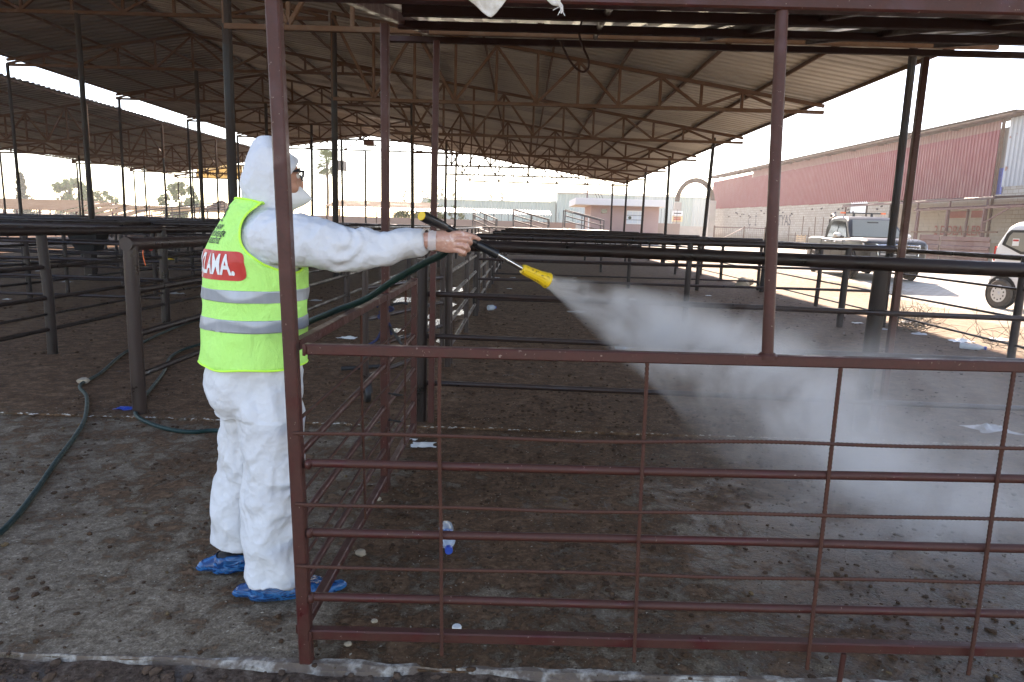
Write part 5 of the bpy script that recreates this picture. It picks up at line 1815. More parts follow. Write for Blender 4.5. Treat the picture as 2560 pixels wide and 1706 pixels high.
def trees():
    palm(-25.5, 90, 10.2)
    tree('broadleaf_tree', 'bushy pale green tree behind the roofs, centre of the gap left of the worker', -54.5, 110, 6.4, 2.9, 'round', 'leaf_mid', 3)
    tree('broadleaf_tree', 'tallest bushy pale green tree at the far left over the brown roof', -80, 122, 7.0, 3.4, 'round', 'leaf_mid', 5)
    tree('broadleaf_tree', 'low bushy tree right of the tallest tree at the far left', -73.5, 120, 5.2, 3.0, 'round', 'leaf_mid', 8)
    tree('spruce_tree', 'slim dark spruce at the far left beyond the sheds', -88, 121, 7.8, 1.3, 'spruce', 'leaf_dark', 9)
    tree('spruce_tree', 'slim spruce at the left edge beyond the sheds', -96, 121, 6.2, 1.2, 'spruce', 'leaf_dark', 10)
    for i, (x, h) in enumerate(((-92, 4.2), (-85, 4.4), (-82.5, 4.0))):
        tree('broadleaf_tree', '%s small round tree in the dark row at the far left' % ('first', 'second', 'third')[i], x, 128, h, 2.4, 'round', 'leaf_dark', 20 + i, 'small trees at the far left', n=1400)
    for i, (x, y, h) in enumerate(((-22.6, 132, 7.6), (-19.5, 135, 8.2), (-18.3, 133, 7.2), (-15.6, 134, 8.6), (-13.6, 134, 7.5), (-17, 136, 8.9), (-11.9, 133, 7.0), (-7, 150, 9.3), (-4.6, 150, 9.0), (7, 152, 8.7), (13.5, 152, 9.4))):
        tree('cypress_tree', '%s slim hazy conifer from the left beyond the warehouse roofs' % ('first', 'second', 'third', 'fifth', 'sixth', 'fourth', 'seventh', 'eighth', 'ninth', 'tenth', 'eleventh')[i], x, y, h, .75, 'spruce', 'leaf_dark', 40 + i, 'conifers beyond the warehouses', n=420, leaf=.5)
    for i, (x, h) in enumerate(((-13.5, 3.6), (-11.0, 3.9), (-8.5, 3.4))):
        tree('garden_bush', '%s green bush showing under the brown shelter roof' % ('leftmost', 'middle', 'rightmost')[i], x, 82, h, 1.9, 'round', 'leaf_mid', 60 + i, 'bushes behind the brown shelter', n=1600)
trees()

def tower():
    t = thing('transformer_tower', 'lattice tower carrying a grey transformer box beside the palm', 'tower', (-22.4, 85, 0))
    for dx in (-.7, .7):
        for dy in (-.5, .5):
            MB().bar((-22.4 + dx, 85 + dy, -.1), (-22.4 + dx * .8, 85 + dy, 9.6), .09, .09).build('leg', M['rail_grey'], t)
    for i in range(7):
        z = .6 + i * 1.0
        for dy in (-.5, .5):
            MB().bar((-23.1, 85 + dy, z), (-21.7, 85 + dy, z + 1.0), .05, .05).build('lattice_bar', M['rail_grey'], t)
    MB().box(-23.0, -21.85, 84.4, 85.6, 7.55, 8.6).build('transformer', M['rail_grey'], t)
    for i in range(6):
        MB().box(-22.95 + i * .2, -22.88 + i * .2, 84.3, 84.4, 7.6, 8.5).build('cooling_fin', M['pole_dark'], t)
    MB().bar((-23.6, 85, 7.5), (-21.2, 85, 7.5), .1, .1).build('platform', M['rail_grey'], t)
    for dx in (-.5, 0, .5):
        MB().tube([(-22.4 + dx, 85, 8.6), (-22.4 + dx, 85, 9.9)], .05, 6).build('insulator', M['rail_grey'], t, True)
    p = thing('power_pylon', 'faint lattice pylon on the skyline between the trees on the left', 'pylon', (-68, 130, 0))
    for dx in (-.5, .5):
        MB().bar((-68 + dx, 130, -.1), (-68 + dx * .2, 130, 7.4), .08, .08).build('leg', M['rail_grey'], p)
    for z in (6.3, 7.1):
        MB().bar((-69.6, 130, z), (-66.4, 130, z), .07, .07).build('cross_arm', M['rail_grey'], p)
    for i in range(7):
        MB().bar((-68.5 + .03 * i, 130, .4 + i), (-67.5 - .03 * i, 130, 1.4 + i), .05, .05).build('lattice_bar', M['rail_grey'], p)
tower()

def left_roofs():
    a = thing('low_shed', 'wide brown corrugated lean-to roof on thin posts at the far left', 'shelter', (-40, 58, 0))
    z_ = lambda x: 2.35 - .004 * abs(x + 42) ** 1.3
    for i in range(16):
        me = corrugated_sheet('roof_sheet', 0, 0, 6.0, .95, 1.2, .2, .03, M['roof_rust'])
        me.transform(Matrix.Translation((-52 + i * 1.2, 56, 1.62 - (.09 * max(0, i - 11) ** 1.2))) @ Matrix.Rotation(R(90), 4, 'Z') @ Matrix.Scale(-1, 4, (0, 1, 0)))
        me.transform(Matrix.Translation(-Vector(ORG[a.name])))
        link('roof_sheet', me, a)
    for i in range(7):
        x = -51.5 + i * 3.0
        MB().bar((x, 61.8, -.1), (x, 61.8, 2.5), .09, .09).build('post', M['red_sheet'], a)
        MB().bar((x, 56.2, -.1), (x, 56.2, 1.6), .09, .09).build('post', M['red_sheet'], a)
    b = thing('low_shed', 'white corrugated roof beyond the ramp left of the worker', 'shelter', (-36, 74, 0))
    for i in range(12):
        me = corrugated_sheet('roof_sheet', 0, 0, 5, -.5, 1.5, .25, .04, M['zinc_pale'])
        me.transform(Matrix.Translation((-46 + i * 1.5, 72, 2.45)) @ Matrix.Rotation(R(90), 4, 'Z') @ Matrix.Scale(-1, 4, (0, 1, 0)))
        me.transform(Matrix.Translation(-Vector(ORG[b.name])))
        link('roof_sheet', me, b)
    for i in range(7):
        MB().bar((-45.5 + i * 2.9, 72.3, -.1), (-45.5 + i * 2.9, 72.3, 2.4), .08, .08).build('post', M['red_sheet'], b)
    c = thing('thatched_shelter', 'small shelter with a pointed ragged roof at the far end left of the worker', 'shelter', (-30, 66, 0))
    MB().lathe([(1.9, 0), (1.2, .35), (.5, .75), (.02, 1.0)], (-28.8, 66, 2.1), (0, 0, 1), 9).build('roof', M['truss_rust'], c)
    for dx in (-1.4, 1.4):
        MB().bar((-28.8 + dx, 66, -.1), (-28.8 + dx, 66, 2.15), .09, .09).build('post', M['truss_rust'], c)
    s_ = thing('hanging_sign', 'beige banner seen from behind under the end truss of the second shed', 'sign', (-23.6, 54.4, 4.5))
    MB().box(-25.6, -22.0, 54.40, 54.43, 4.45, 5.55).build('board', M['sign_beige'], s_)
    org = Vector(ORG[s_.name])
    for txt, z, sz in (('KIRIKHAN BELEDİYESİ', 5.30, .30), ('İNDİRME RAMPASI', 4.80, .42)):
        tm = text_mesh(txt, sz, bold=.008)
        w0 = max(v_.co.x for v_ in tm.vertices) - min(v_.co.x for v_ in tm.vertices)
        for v_ in tm.vertices:
            v_.co.x *= -3.35 / w0                     # read through the cloth from behind: mirrored
        tm.transform(Matrix.Translation(Vector((-23.8, 54.392, z)) - org) @ Matrix.Rotation(R(90), 4, 'X'))
        tm.materials.clear(); tm.materials.append(M['sign_ink'])
        link('lettering', tm, s_)
    # small camera box hung under the far truss
    l_ = thing('flood_light', 'beige lamp housing hanging under the far end truss', 'lamp', (-9.2, 42.1, 6.0))
    MB().box(-9.6, -9.05, 41.9, 42.2, 5.98, 6.22).build('housing', M['beige_clad'], l_)
    MB().bar((-9.3, 42.05, 6.22), (-9.3, 42.05, 6.33), .04, .04).build('bracket', M['pole_dark'], l_)
    MB().box(-9.5, -8.95, 41.95, 42.2, 5.93, 5.975).build('glass', M['curtain'], l_)
left_roofs()
# ------------------------------------------------------------------ vehicles (x forward, y left, z up in their own frame)
def vehicle_materials():
    for nm, c, r_ in (('paint_graphite', (.028, .026, .023), .4), ('paint_white', (.72, .73, .74), .35)):
        k_ = NT(nm)
        v = k_.co('Object')
        sp = k_.n('ShaderNodeSeparateXYZ'); k_.lk(v, sp.inputs[0])
        dust = k_.math('MULTIPLY', k_.ramp(k_.math('ADD', sp.outputs['Z'], k_.math('MULTIPLY', k_.noise(v, 4, 4), .5)), [(.45, .50), (.72, .0)]), k_.noise(v, 9, 4))
        k_.set(col=k_.mix(dust, c, (.30, .25, .19)), rough=k_.ramp(dust, [(0, r_), (.5, .7)]), metal=0, coat=.05, spec=.25)
    k_ = NT('car_glass')
    k_.set(col=(.02, .028, .028), rough=.08, spec=.3)
    k_ = NT('windscreen')
    k_.set(col=(.27, .26, .22), rough=.3, spec=.03)  # pale reflected sky is painted into the base colour, real reflection nearly off
    k_ = NT('headlamp')
    k_.set(col=(.55, .57, .6), rough=.12, metal=.5, coat=.8)
    k_ = NT('tail_lamp')
    k_.set(col=(.55, .02, .015), rough=.2, coat=.5)
    k_ = NT('tyre')
    v = k_.co('Object')
    k_.set(col=k_.mix(k_.noise(v, 14, 4), (.02, .02, .02), (.11, .09, .07)), rough=.85)
    plain('rim_grey', (.55, .55, .54), .45, .2, .12, 9)
    plain('trim_black', (.014, .014, .015), .5, 0, .3, 9)
    plain('under_black', (.008, .008, .008), .9, 0, .2, 9)
vehicle_materials()

def rrect(y, z0, z1, rt, rb, n=4):
    """rounded section, half width y, as (y, z) points counter-clockwise from bottom right"""
    pts = []
    for cy_, cz_, r_, q0 in ((y - rb, z0 + rb, rb, -90), (y - rt, z1 - rt, rt, 0), (-y + rt, z1 - rt, rt, 90), (-y + rb, z0 + rb, rb, 180)):
        for i in range(n + 1):
            q = R(q0 + 90 * i / n)
            pts.append((cy_ + r_ * math.cos(q), cz_ + r_ * math.sin(q)))
    return pts

def body_loft(sections):
    b = MB()
    b.loft([[(x, y, z) for y, z in rrect(hw, z0, z1, rt, rb)] for x, hw, z0, z1, rt, rb in sections])
    return b

def wheel(parent, x, y, r_, w_, spokes=10, side=1):
    h = part_empty('wheel', parent)
    h.location = (x, y, r_)
    ORG[h.name] = (0, 0, 0)
    MB().lathe([(r_ * .64, -w_ * .5), (r_ * .90, -w_ * .5), (r_ * .985, -w_ * .36), (r_, -w_ * .15), (r_, w_ * .15), (r_ * .985, w_ * .36), (r_ * .90, w_ * .5), (r_ * .64, w_ * .5)], (0, 0, 0), (0, 1, 0), 28).build('tyre', M['tyre'], h, True, True)
    rim = MB().lathe([(r_ * .66, -w_ * .42), (r_ * .66, w_ * .42), (r_ * .60, w_ * .42), (r_ * .56, w_ * .1), (r_ * .56, -w_ * .1), (r_ * .60, -w_ * .42)], (0, 0, 0), (0, 1, 0), 28)
    rim.add([(0, side * w_ * .53, 0)] + [(r_ * .60 * math.cos(2 * math.pi * j / 28), side * w_ * .51, r_ * .60 * math.sin(2 * math.pi * j / 28)) for j in range(28)], [(0, 1 + j, 1 + (j + 1) % 28) for j in range(28)])
    rim.build('rim', M['rim_grey'], h, True, True)
    for j in range(spokes):
        q = 2 * math.pi * (j + .5) / spokes
        MB().lathe([(.001, 0), (r_ * .055, 0), (r_ * .055, .004), (.001, .004)], (r_ * .42 * math.cos(q), side * (w_ * .525), r_ * .42 * math.sin(q)), (0, side, 0), 8).build('rim_hole', M['under_black'], h, False, True)
    MB().lathe([(.001, 0), (r_ * .14, 0), (r_ * .10, .02), (.001, .022)], (0, side * w_ * .53, 0), (0, side, 0), 14).build('hub_cap', M['rim_grey'], h, True, True)

def glass(parent, pts, name, mat, off, th=.012):
    return MB().prism([Vector(p) + Vector(off) for p in pts], Vector(off) * (-th / max(1e-6, Vector(off).length)) if Vector(off).length > 0 else (0, 0, -.01)).build(name, mat, parent, False, True)

def pickup():
    t = thing('pickup_truck', 'dark grey double-cab pickup with orange roof light bar parked in the yard', 'pickup', (10.98, 22.5, yard_z(10.98, 22.5) + .02), R(-95))
    G = M['paint_graphite']
    body_loft([(-2.62, .80, .62, 1.10, .05, .08), (-2.58, .86, .48, 1.16, .06, .10), (-2.2, .90, .44, 1.18, .06, .12), (-1.1, .915, .42, 1.18, .06, .12), (-1.05, .915, .42, 1.17, .08, .12), (.2, .92, .42, 1.15, .10, .12), (1.15, .92, .42, 1.18, .16, .12), (1.5, .915, .42, 1.21, .16, .12), (2.1, .90, .44, 1.20, .15, .12), (2.45, .87, .48, 1.15, .13, .12), (2.58, .82, .50, 1.08, .10, .12), (2.66, .74, .54, 1.00, .07, .10)]).build('body', G, t, True, True)
    body_loft([(-1.06, .80, 1.08, 1.18, .04, .02), (-.98, .80, 1.08, 1.56, .10, .02), (-.82, .745, 1.08, 1.81, .10, .02), (-.6, .72, 1.08, 1.85, .10, .02), (.0, .71, 1.08, 1.865, .10, .02), (.38, .71, 1.08, 1.84, .10, .02), (.62, .735, 1.08, 1.71, .10, .02), (.95, .79, 1.08, 1.42, .08, .02), (1.22, .83, 1.08, 1.19, .04, .02)]).build('cab', G, t, True, True)
    # glazing, a few millimetres proud of the cab
    ws = MB()
    ws.add([(.58, -.58, 1.715), (.58, .58, 1.715), (1.18, .75, 1.205), (1.18, -.75, 1.205)], [(0, 1, 2, 3)])
    ws.v = [(x + .035, y, z + .03) for x, y, z in ws.v]
    ws.build('windscreen', M['windscreen'], t, False, True)
    MB().box(.66, .72, -.16, .16, 1.655, 1.695).build('sensor_housing', M['trim_black'], t, local=True)
    for s_ in (-1, 1):
        yy = lambda z: s_ * (.802 - .105 * (z - 1.15) / .62)
        for nm, pts in (('side_window', [(-.82, 1.20), (-.06, 1.20), (-.06, 1.71), (-.68, 1.71)]), ('side_window', [(.0, 1.20), (.88, 1.20), (.44, 1.68), (.0, 1.71)])):
            MB().add([(x, yy(z) + s_ * .012, z) for x, z in pts] + [(x, yy(z) - s_ * .03, z) for x, z in pts], [(0, 1, 2, 3), (4, 7, 6, 5), (0, 4, 5, 1), (1, 5, 6, 2), (2, 6, 7, 3), (3, 7, 4, 0)]).build(nm, M['car_glass'], t, False, True)
        mi = MB().loft([[(x, s_ * (1.04 + a * math.cos(2 * math.pi * j / 12)), 1.27 + b_ * .8 * math.sin(2 * math.pi * j / 12)) for j in range(12)] for x, a, b_ in ((.66, .09, .07), (.72, .11, .095), (.80, .11, .09), (.86, .07, .06))]).build('wing_mirror', M['rim_grey'], t, True, True)
        MB().bar((.78, s_ * .86, 1.21), (.78, s_ * .98, 1.24), .06, .05).build('mirror_arm', M['trim_black'], t, local=True)
        for x in (-.62, .22):
            MB().tube([(x, s_ * .922, 1.05), (x + .06, s_ * .945, 1.055), (x + .16, s_ * .945, 1.055), (x + .22, s_ * .922, 1.05)], .016, 6).build('door_handle', M['chrome'], t, True, True)
        for x in (-1.02, -.04, .92):
            MB().box(x - .005, x + .005, s_ * .915 - .008, s_ * .915 + .008, .50, 1.13).build('door_gap', M['under_black'], t, local=True)
        # wheel arches
        for x in (-1.58, 1.62):
            MB().lathe([(.392, -.02), (.46, -.02), (.47, .012), (.392, .016)], (x, s_ * .910, .42), (0, s_, 0), 26).build('wheel_arch', M['under_black'], t, True, True)
            MB().tube([(x + .47 * math.cos(R(a)), s_ * .915, .42 + .47 * math.sin(R(a))) for a in range(-8, 189, 14)], .028, 6).build('arch_flare', G, t, True, True)
            wheel(t, x, s_ * .845, .385, .25, 6, s_)
        MB().bar((-1.0, s_ * .93, .40), (1.05, s_ * .93, .40), .12, .05).build('side_step', M['trim_black'], t, local=True)
        MB().prism([(2.58, s_ * .54, .90), (2.44, s_ * .86, .92), (2.34, s_ * .885, 1.06), (2.56, s_ * .56, 1.05)], (.10, 0, -.01)).build('headlamp', M['headlamp'], t, False, True)
        MB().box(-2.635, -2.54, s_ * .78 - .06, s_ * .78 + .06, .78, 1.12).build('tail_lamp', M['tail_lamp'], t, local=True)
        MB().lathe([(.001, 0), (.07, 0), (.07, .02), (.001, .02)], (2.63, s_ * .66, .60), (1, 0, 0), 14).build('fog_lamp', M['headlamp'], t, False, True)
    gr = MB().prism([(2.66, -.52, .70), (2.66, .52, .70), (2.63, .56, 1.00), (2.63, -.56, 1.00)], (.045, 0, 0)).build('grille', M['trim_black'], t, False, True)
    MB().tube([(2.69, -.55, .72), (2.68, -.58, 1.00), (2.675, 0, 1.025), (2.68, .58, 1.00), (2.69, .55, .72)], .022, 8).build('grille_surround', M['chrome'], t, True, True)
    for z in (.76, .82, .88, .94):
        MB().bar((2.708, -.48, z), (2.708, .48, z), .012, .018).build('grille_slat', M['rim_grey'], t, local=True)
    MB().lathe([(.045, 0), (.06, 0), (.06, .012), (.045, .012)], (2.71, 0, .86), (1, 0, 0), 16).build('badge', M['chrome'], t, True, True)
    body_loft([(2.42, .90, .36, .60, .06, .06), (2.62, .84, .36, .60, .06, .06), (2.74, .70, .38, .58, .05, .05)]).build('front_bumper', G, t, True, True)
    MB().box(2.735, 2.76, -.45, .45, .39, .46).build('air_intake', M['under_black'], t, local=True)
    MB().box(2.745, 2.757, -.26, .26, .47, .58).build('number_plate', M['number_plate'], t, local=True)
    MB().box(2.7575, 2.760, .215, .258, .472, .578).build('plate_band', M['blue_plastic'], t, local=True)
    for txt, y in (('31', .14), ('237', -.13)):
        tm = text_mesh(txt, .10, bold=.003)
        tm.transform(Matrix.Translation((2.7605, y, .525)) @ Matrix(((0, 0, 1, 0), (1, 0, 0, 0), (0, 1, 0, 0), (0, 0, 0, 1))))
        tm.materials.clear(); tm.materials.append(M['ink_black'])
        link('lettering', tm, t)
    # roof light bar with orange ends
    MB().bar((-.15, -.62, 1.975), (-.15, .62, 1.975), .07, .035).build('light_bar', M['trim_black'], t, local=True)
    for s_ in (-1, 1):
        MB().box(-.20, -.10, s_ * .62 - .07, s_ * .62 + .07, 1.95, 2.005).build('beacon', M['orange_plastic'], t, local=True)
        MB().box(-.18, -.12, s_ * .28 - .03, s_ * .28 + .03, 1.845, 1.96).build('bar_foot', M['trim_black'], t, local=True)
    # bed with roll cover and the fogging machine behind the cab
    MB().box(-2.55, -1.12, -.80, .80, 1.175, 1.205).build('bed_cover', M['rim_grey'], t, local=True)
    MB().tube([(-1.35, -.45, 1.2), (-1.35, -.45, 1.5), (-1.25, -.45, 1.68), (-1.32, -.45, 1.86), (-1.5, -.45, 1.92)], [.09, .08, .07, .085, .10], 10).build('fogger_pipe', M['trim_black'], t, True, True)
    MB().box(-1.75, -1.35, -.55, .1, 1.205, 1.36).build('fogger_motor', M['trim_black'], t, local=True)
    MB().tube([(-1.02, -.7, 1.12), (-1.02, -.7, 1.78), (-.9, -.62, 1.86), (-.9, .62, 1.86), (-1.02, .7, 1.78), (-1.02, .7, 1.12)], .035, 8).build('roll_bar', M['trim_black'], t, True, True)
pickup()

def van():
    t = thing('white_van', 'rear of a white van with steel wheel at the right edge of the yard', 'van', (11.90, 14.80, yard_z(11.9, 14.8) + .005), R(-78))
    P = M['paint_white']
    # x forward; rear wheel at x=-.75
    S_ = [(-1.42, .70, .42, 1.05, .08, .08), (-1.36, .82, .36, 1.14, .10, .10), (-1.22, .86, .34, 1.50, .12, .10), (-1.02, .86, .34, 1.84, .14, .10), (-.85, .865, .34, 1.925, .16, .10), (-.3, .87, .34, 1.955, .16, .10), (.8, .87, .34, 1.955, .16, .10), (1.6, .87, .34, 1.92, .16, .10), (2.0, .865, .34, 1.75, .16, .10), (2.6, .86, .34, 1.22, .14, .10), (3.1, .80, .36, 1.02, .12, .10), (3.3, .66, .40, .80, .08, .10)]
    body_loft(S_).build('body', P, t, True, True)
    for s_ in (-1, 1):
        pts = [(-1.12, 1.42), (-1.03, 1.66), (-.93, 1.745), (-.02, 1.745), (-.02, 1.24), (-.62, 1.22)]
        pin = [(-1.02, 1.43), (-.95, 1.62), (-.88, 1.69), (-.08, 1.69), (-.08, 1.30), (-.61, 1.28)]
        y0 = s_ * .868
        MB().add([(x, y0 + s_ * .004, z) for x, z in pts] + [(x, y0 - s_ * .02, z) for x, z in pts], [tuple(range(6)), tuple(range(11, 5, -1))] + [(i, (i + 1) % 6, 6 + (i + 1) % 6, 6 + i) for i in range(6)]).build('quarter_window', M['trim_black'], t, False, True)
        MB().add([(x, y0 + s_ * .0065, z) for x, z in pin], [tuple(range(6))]).build('window_glass', M['windscreen'], t, False, True)
        MB().box(-.86, -.70, y0 + s_ * .007 - .0008, y0 + s_ * .007 + .0012, 1.40, 1.56).build('sticker', M['ink_white'], t, local=True)
        MB().box(-.85, -.71, y0 + s_ * .0086 - .0005, y0 + s_ * .0086 + .0005, 1.50, 1.54).build('sticker_print', M['red_paint'], t, local=True)
        for xa, xb in ((.10, .95), (1.05, 1.75)):
            MB().box(xa, xb, y0 - s_ * .012 - .01, y0 - s_ * .012 + .022, 1.25, 1.72).build('side_window', M['car_glass'], t, local=True)
        MB().bar((-1.15, y0 + s_ * .006, 1.115), (.85, y0 + s_ * .006, 1.06), .012, .022).build('door_track', M['under_black'], t, local=True)
        MB().box(-1.31, -1.27, y0 * .965 - .015, y0 * .965 + .015, 1.05, 1.38).build('tail_lamp', M['tail_lamp'], t, local=True)
        for x in (-.98, 1.75):
            MB().lathe([(.33, -.02), (.385, -.02), (.39, .010), (.33, .010)], (x, s_ * .866, .345), (0, s_, 0), 26).build('wheel_arch', M['under_black'], t, True, True)
            wheel(t, x, s_ * .815, .325, .21, 10, s_)
        for x in (0.02, 1.0):
            MB().box(x - .004, x + .004, y0 - .004, y0 + .004, .45, 1.72).build('door_gap', M['under_black'], t, local=True)
        MB().bar((-1.36, s_ * .80, .50), (-1.05, s_ * .87, .50), .05, .30).build('rear_bumper', M['rim_grey'], t, local=True)
    MB().box(-1.43, -1.40, -.6, .6, 1.15, 1.16).build('tailgate_gap', M['under_black'], t, local=True)
van()
# ------------------------------------------------------------------ small things
def bottle(label, c, d, L=.21, r_=.032, z=0.0, cap='blue_plastic', group=None, lab=True):
    c = Vector((c[0], c[1], z + r_)); d = Vector((d[0], d[1], 0)).normalized()
    o = thing('plastic_bottle', label, 'bottle', (c.x, c.y, z), 0, group)
    MB().lathe([(.004, 0), (r_ * .8, 0), (r_, .012), (r_ * .94, L * .2), (r_, L * .24), (r_ * .93, L * .34), (r_, L * .38), (r_, L * .62), (r_ * .9, L * .72), (r_ * .45, L * .88), (r_ * .42, L * .93)], c - d * L * .5, d, 18).build('bottle_shell', M['bottle_clear'], o, True)
    MB().lathe([(.002, L * 1.02), (r_ * .5, L * 1.02), (r_ * .52, L * .93), (r_ * .3, L * .925)], c - d * L * .5, d, 14).build('bottle_cap', M[cap], o, True)
    if lab:
        MB().lathe([(r_ * 1.012, L * .40), (r_ * 1.02, L * .42), (r_ * 1.02, L * .60), (r_ * 1.012, L * .62)], c - d * L * .5, d, 18).build('bottle_label', M['label_blue'], o, True)

def scrap(label, x, y, z, s_, seed, mat, name='plastic_scrap', cat='litter', group=None, hgt=.35):
    """crumpled sheet lying on the floor"""
    n = 9
    b = MB()
    for j in range(n):
        for i in range(n):
            u, v_ = i / (n - 1) - .5, j / (n - 1) - .5
            k2 = 1 + .5 * mnoise.noise((u * 3 + seed, v_ * 3, 1))
            px, py = u * s_ * k2 * 1.5, v_ * s_ * k2
            pz = z + .004 + s_ * hgt * max(0, .35 + .9 * mnoise.noise((u * 3.1 + seed, v_ * 3.1, 5))) * (1 - 1.6 * max(abs(u), abs(v_)))
            b.v.append((x + px, y + py, max(z + .003, pz)))
    b.f = [(j * n + i, j * n + i + 1, (j + 1) * n + i + 1, (j + 1) * n + i) for j in range(n - 1) for i in range(n - 1)]
    return tag(b.build(name, M[mat], smooth=True), label, cat, group)

def pebble(label, x, y, z, s_, seed, group='loose stones on the floor'):
    bm = bmesh.new()
    bmesh.ops.create_icosphere(bm, subdivisions=2, radius=1)
    me = bpy.data.meshes.new('stone')
    for v_ in bm.verts:
        k2 = 1 + .35 * mnoise.noise(v_.co * 1.3 + Vector((seed, 0, 0)))
        v_.co = Vector((v_.co.x * s_ * k2 * 1.2, v_.co.y * s_ * k2, v_.co.z * s_ * .7 * k2 + s_ * .5))
    bm.to_mesh(me); bm.free()
    me.materials.append(M['stone'])
    return tag(link('stone', me, None, (x, y, z)), label, 'stone', group)

def props():
    k_ = NT('bottle_clear')
    k_.set(col=(.62, .70, .76), rough=.12, alpha=.55, spec=.6)
    k_ = NT('label_blue')
    v = k_.co('Object')
    k_.set(col=k_.mix(k_.ramp(k_.noise(v, 40, 2), [(.5, 0), (.55, 1)]), (.02, .14, .42), (.55, .62, .72)), rough=.4)
    k_ = NT('film_white')
    k_.set(col=(.55, .56, .58), rough=.3, alpha=.6)
    bottle('clear plastic bottle with blue cap on the pen floor behind the front panel', (-.31, 3.02), (.06, -.36), .25, .036)
    bottle('crushed white bottle on the bare earth right of the big post', (6.18, 9.25), (.6, -.5), .30, .045, .012, lab=False)
    bottle('small bottle lying in the pen beside the mist', (1.32, 8.45), (1, .1), .24, .034, .012)
    bottle('small white cup-like bottle on the floor beyond the back fence', (-.5, 11.98), (.7, .5), .16, .05, .012, lab=False)
    scrap('broken piece of white foam near the end of the side panel', -.63, 4.47, 0, .10, 1, 'foam', 'foam_scrap', 'foam scrap')
    scrap('tiny foam crumb behind the larger foam piece', -.72, 4.58, 0, .035, 2, 'foam', 'foam_scrap', 'foam scrap')
    scrap('tiny foam crumb in front of the larger foam piece', -.69, 4.43, 0, .03, 3, 'foam', 'foam_scrap', 'foam scrap')
    scrap('clear plastic bag lying on the floor right of the mist', 3.75, 5.27, .012, .19, 5, 'film_white', 'plastic_bag', 'plastic bag', None, .5)
    scrap('blue snack packet beside the foot of the left end post', -3.03, 5.08, .012, .085, 6, 'blue_plastic', 'snack_packet', 'packet')
    scrap('yellow rag on the pen floor far behind the left fence', -11.9, 22.9, .012, .42, 8, 'nozzle_yellow', 'rag', 'rag')
    o = MB().lathe([(.001, .012), (.016, .012), (.018, .008), (.018, 0)], (-.20, 2.345, .001), (0, 0, 1), 14).build('bottle_cap', M['white_plastic'], smooth=True)
    tag(o, 'white bottle cap on the floor just behind the bottom rail', 'bottle cap')
    r_ = random.Random(9)
    cnt = {}
    def litter_label(x, y, i):
        kind_ = ('translucent plastic film', 'white plastic scrap', 'pale foam scrap')[i % 3]
        where = 'in the pens right of the passage' if x > -.75 else ('on the passage floor' if x > -2.86 else ('between the two left fences' if x > -4.95 else 'in the pens on the far left'))
        cnt[(i % 3, where)] = cnt.get((i % 3, where), -1) + 1
        return '%s %s %s' % (('first', 'second', 'third', 'fourth', 'fifth', 'sixth')[cnt[(i % 3, where)]], kind_, where)
    for i, (x, y) in enumerate(((-.22, 19.7), (-.7, 19.5), (-.27, 16.2), (1.0, 12.05), (-17.7, 24.3), (-13.1, 17.5), (-12.1, 17.1), (-10.8, 16.9), (-10.3, 16.3), (-9.8, 14.6), (-8.7, 11.4), (-12.4, 22.3), (-6.6, 13.0), (-7.4, 16.2), (-6.2, 18.1), (1.6, 20.5), (2.4, 14.6), (4.4, 16.0), (-3.8, 12.6), (-3.4, 15.4), (-2.2, 8.6), (.3, 23.6))):
        scrap(litter_label(x, y, i), x, y, .013, r_.uniform(.07, .20), 20 + i * 1.7, ('film_white', 'white_plastic', 'foam')[i % 3], 'plastic_scrap', 'litter', 'litter scattered in the pens')
    for i, (x, y) in enumerate(((6.23, 10.6), (6.5, 10.0), (5.82, 11.74), (5.9, 11.0), (6.9, 12.2), (7.3, 10.4), (6.7, 8.6), (6.8, 18.4), (7.0, 20.2))):
        scrap('%s along the edge of the sunlit yard, %s piece counted from the front' % (('translucent film', 'white plastic scrap', 'pale foam scrap')[i % 3], ('fourth', 'second', 'sixth', 'fifth', 'seventh', 'third', 'first', 'eighth', 'last')[i]), x, y, yard_z(x, y) + .02 if x > 6.5 else .013, r_.uniform(.10, .25), 70 + i * 1.3, ('film_white', 'white_plastic', 'foam')[i % 3], 'plastic_scrap', 'litter', 'litter along the yard edge')
    for i, (x, y, s_, lb) in enumerate(((-.69, 2.895, .022, 'tan stone inside the pen close to the shoe cover'), (-.745, 3.52, .018, 'small stone under the side panel'), (.567, 2.0, .024, 'pale pointed stone in front of the slab edge'), (-.41, 1.95, .013, 'pebble in the mud before the slab edge'), (-.577, 2.22, .013, 'pebble beside the corner post inside the pen'), (-.516, 2.37, .011, 'pebble just behind the bottom rail near the corner'), (.84, 3.17, .016, 'grey stone on the floor in the middle of the pen'), (-3.84, 5.84, .045, 'pale stone lying on the bend of the left hose'))):
        pebble(lb, x, y, -.012 if y < 2.09 else (.012 if y > 4.88 else 0), s_, i * 7.3)
    for i, (x, y, s_) in enumerate(((6.2, 19.2, .16), (6.5, 19.9, .20), (6.35, 17.6, .13))):
        pebble('%s brown rock at the foot of the yard fence' % ('middle-sized', 'largest', 'smallest')[i], x, y, 0, s_, 50 + i, 'rocks by the yard fence')
    # sack and rag over the front beam
    k_ = NT('sackcloth')
    v = k_.co('Object')
    wv = k_.noise(k_.co('Object', (1, 1, 1)), 420, 2)
    c = k_.ramp(k_.noise(v, 22, 5, .65), [(.3, (.42, .36, .28)), (.55, (.62, .59, .54)), (.8, (.72, .71, .69))])
    k_.set(col=c, rough=.9, spec=.1)
    k_.bump(wv, .3, .002)
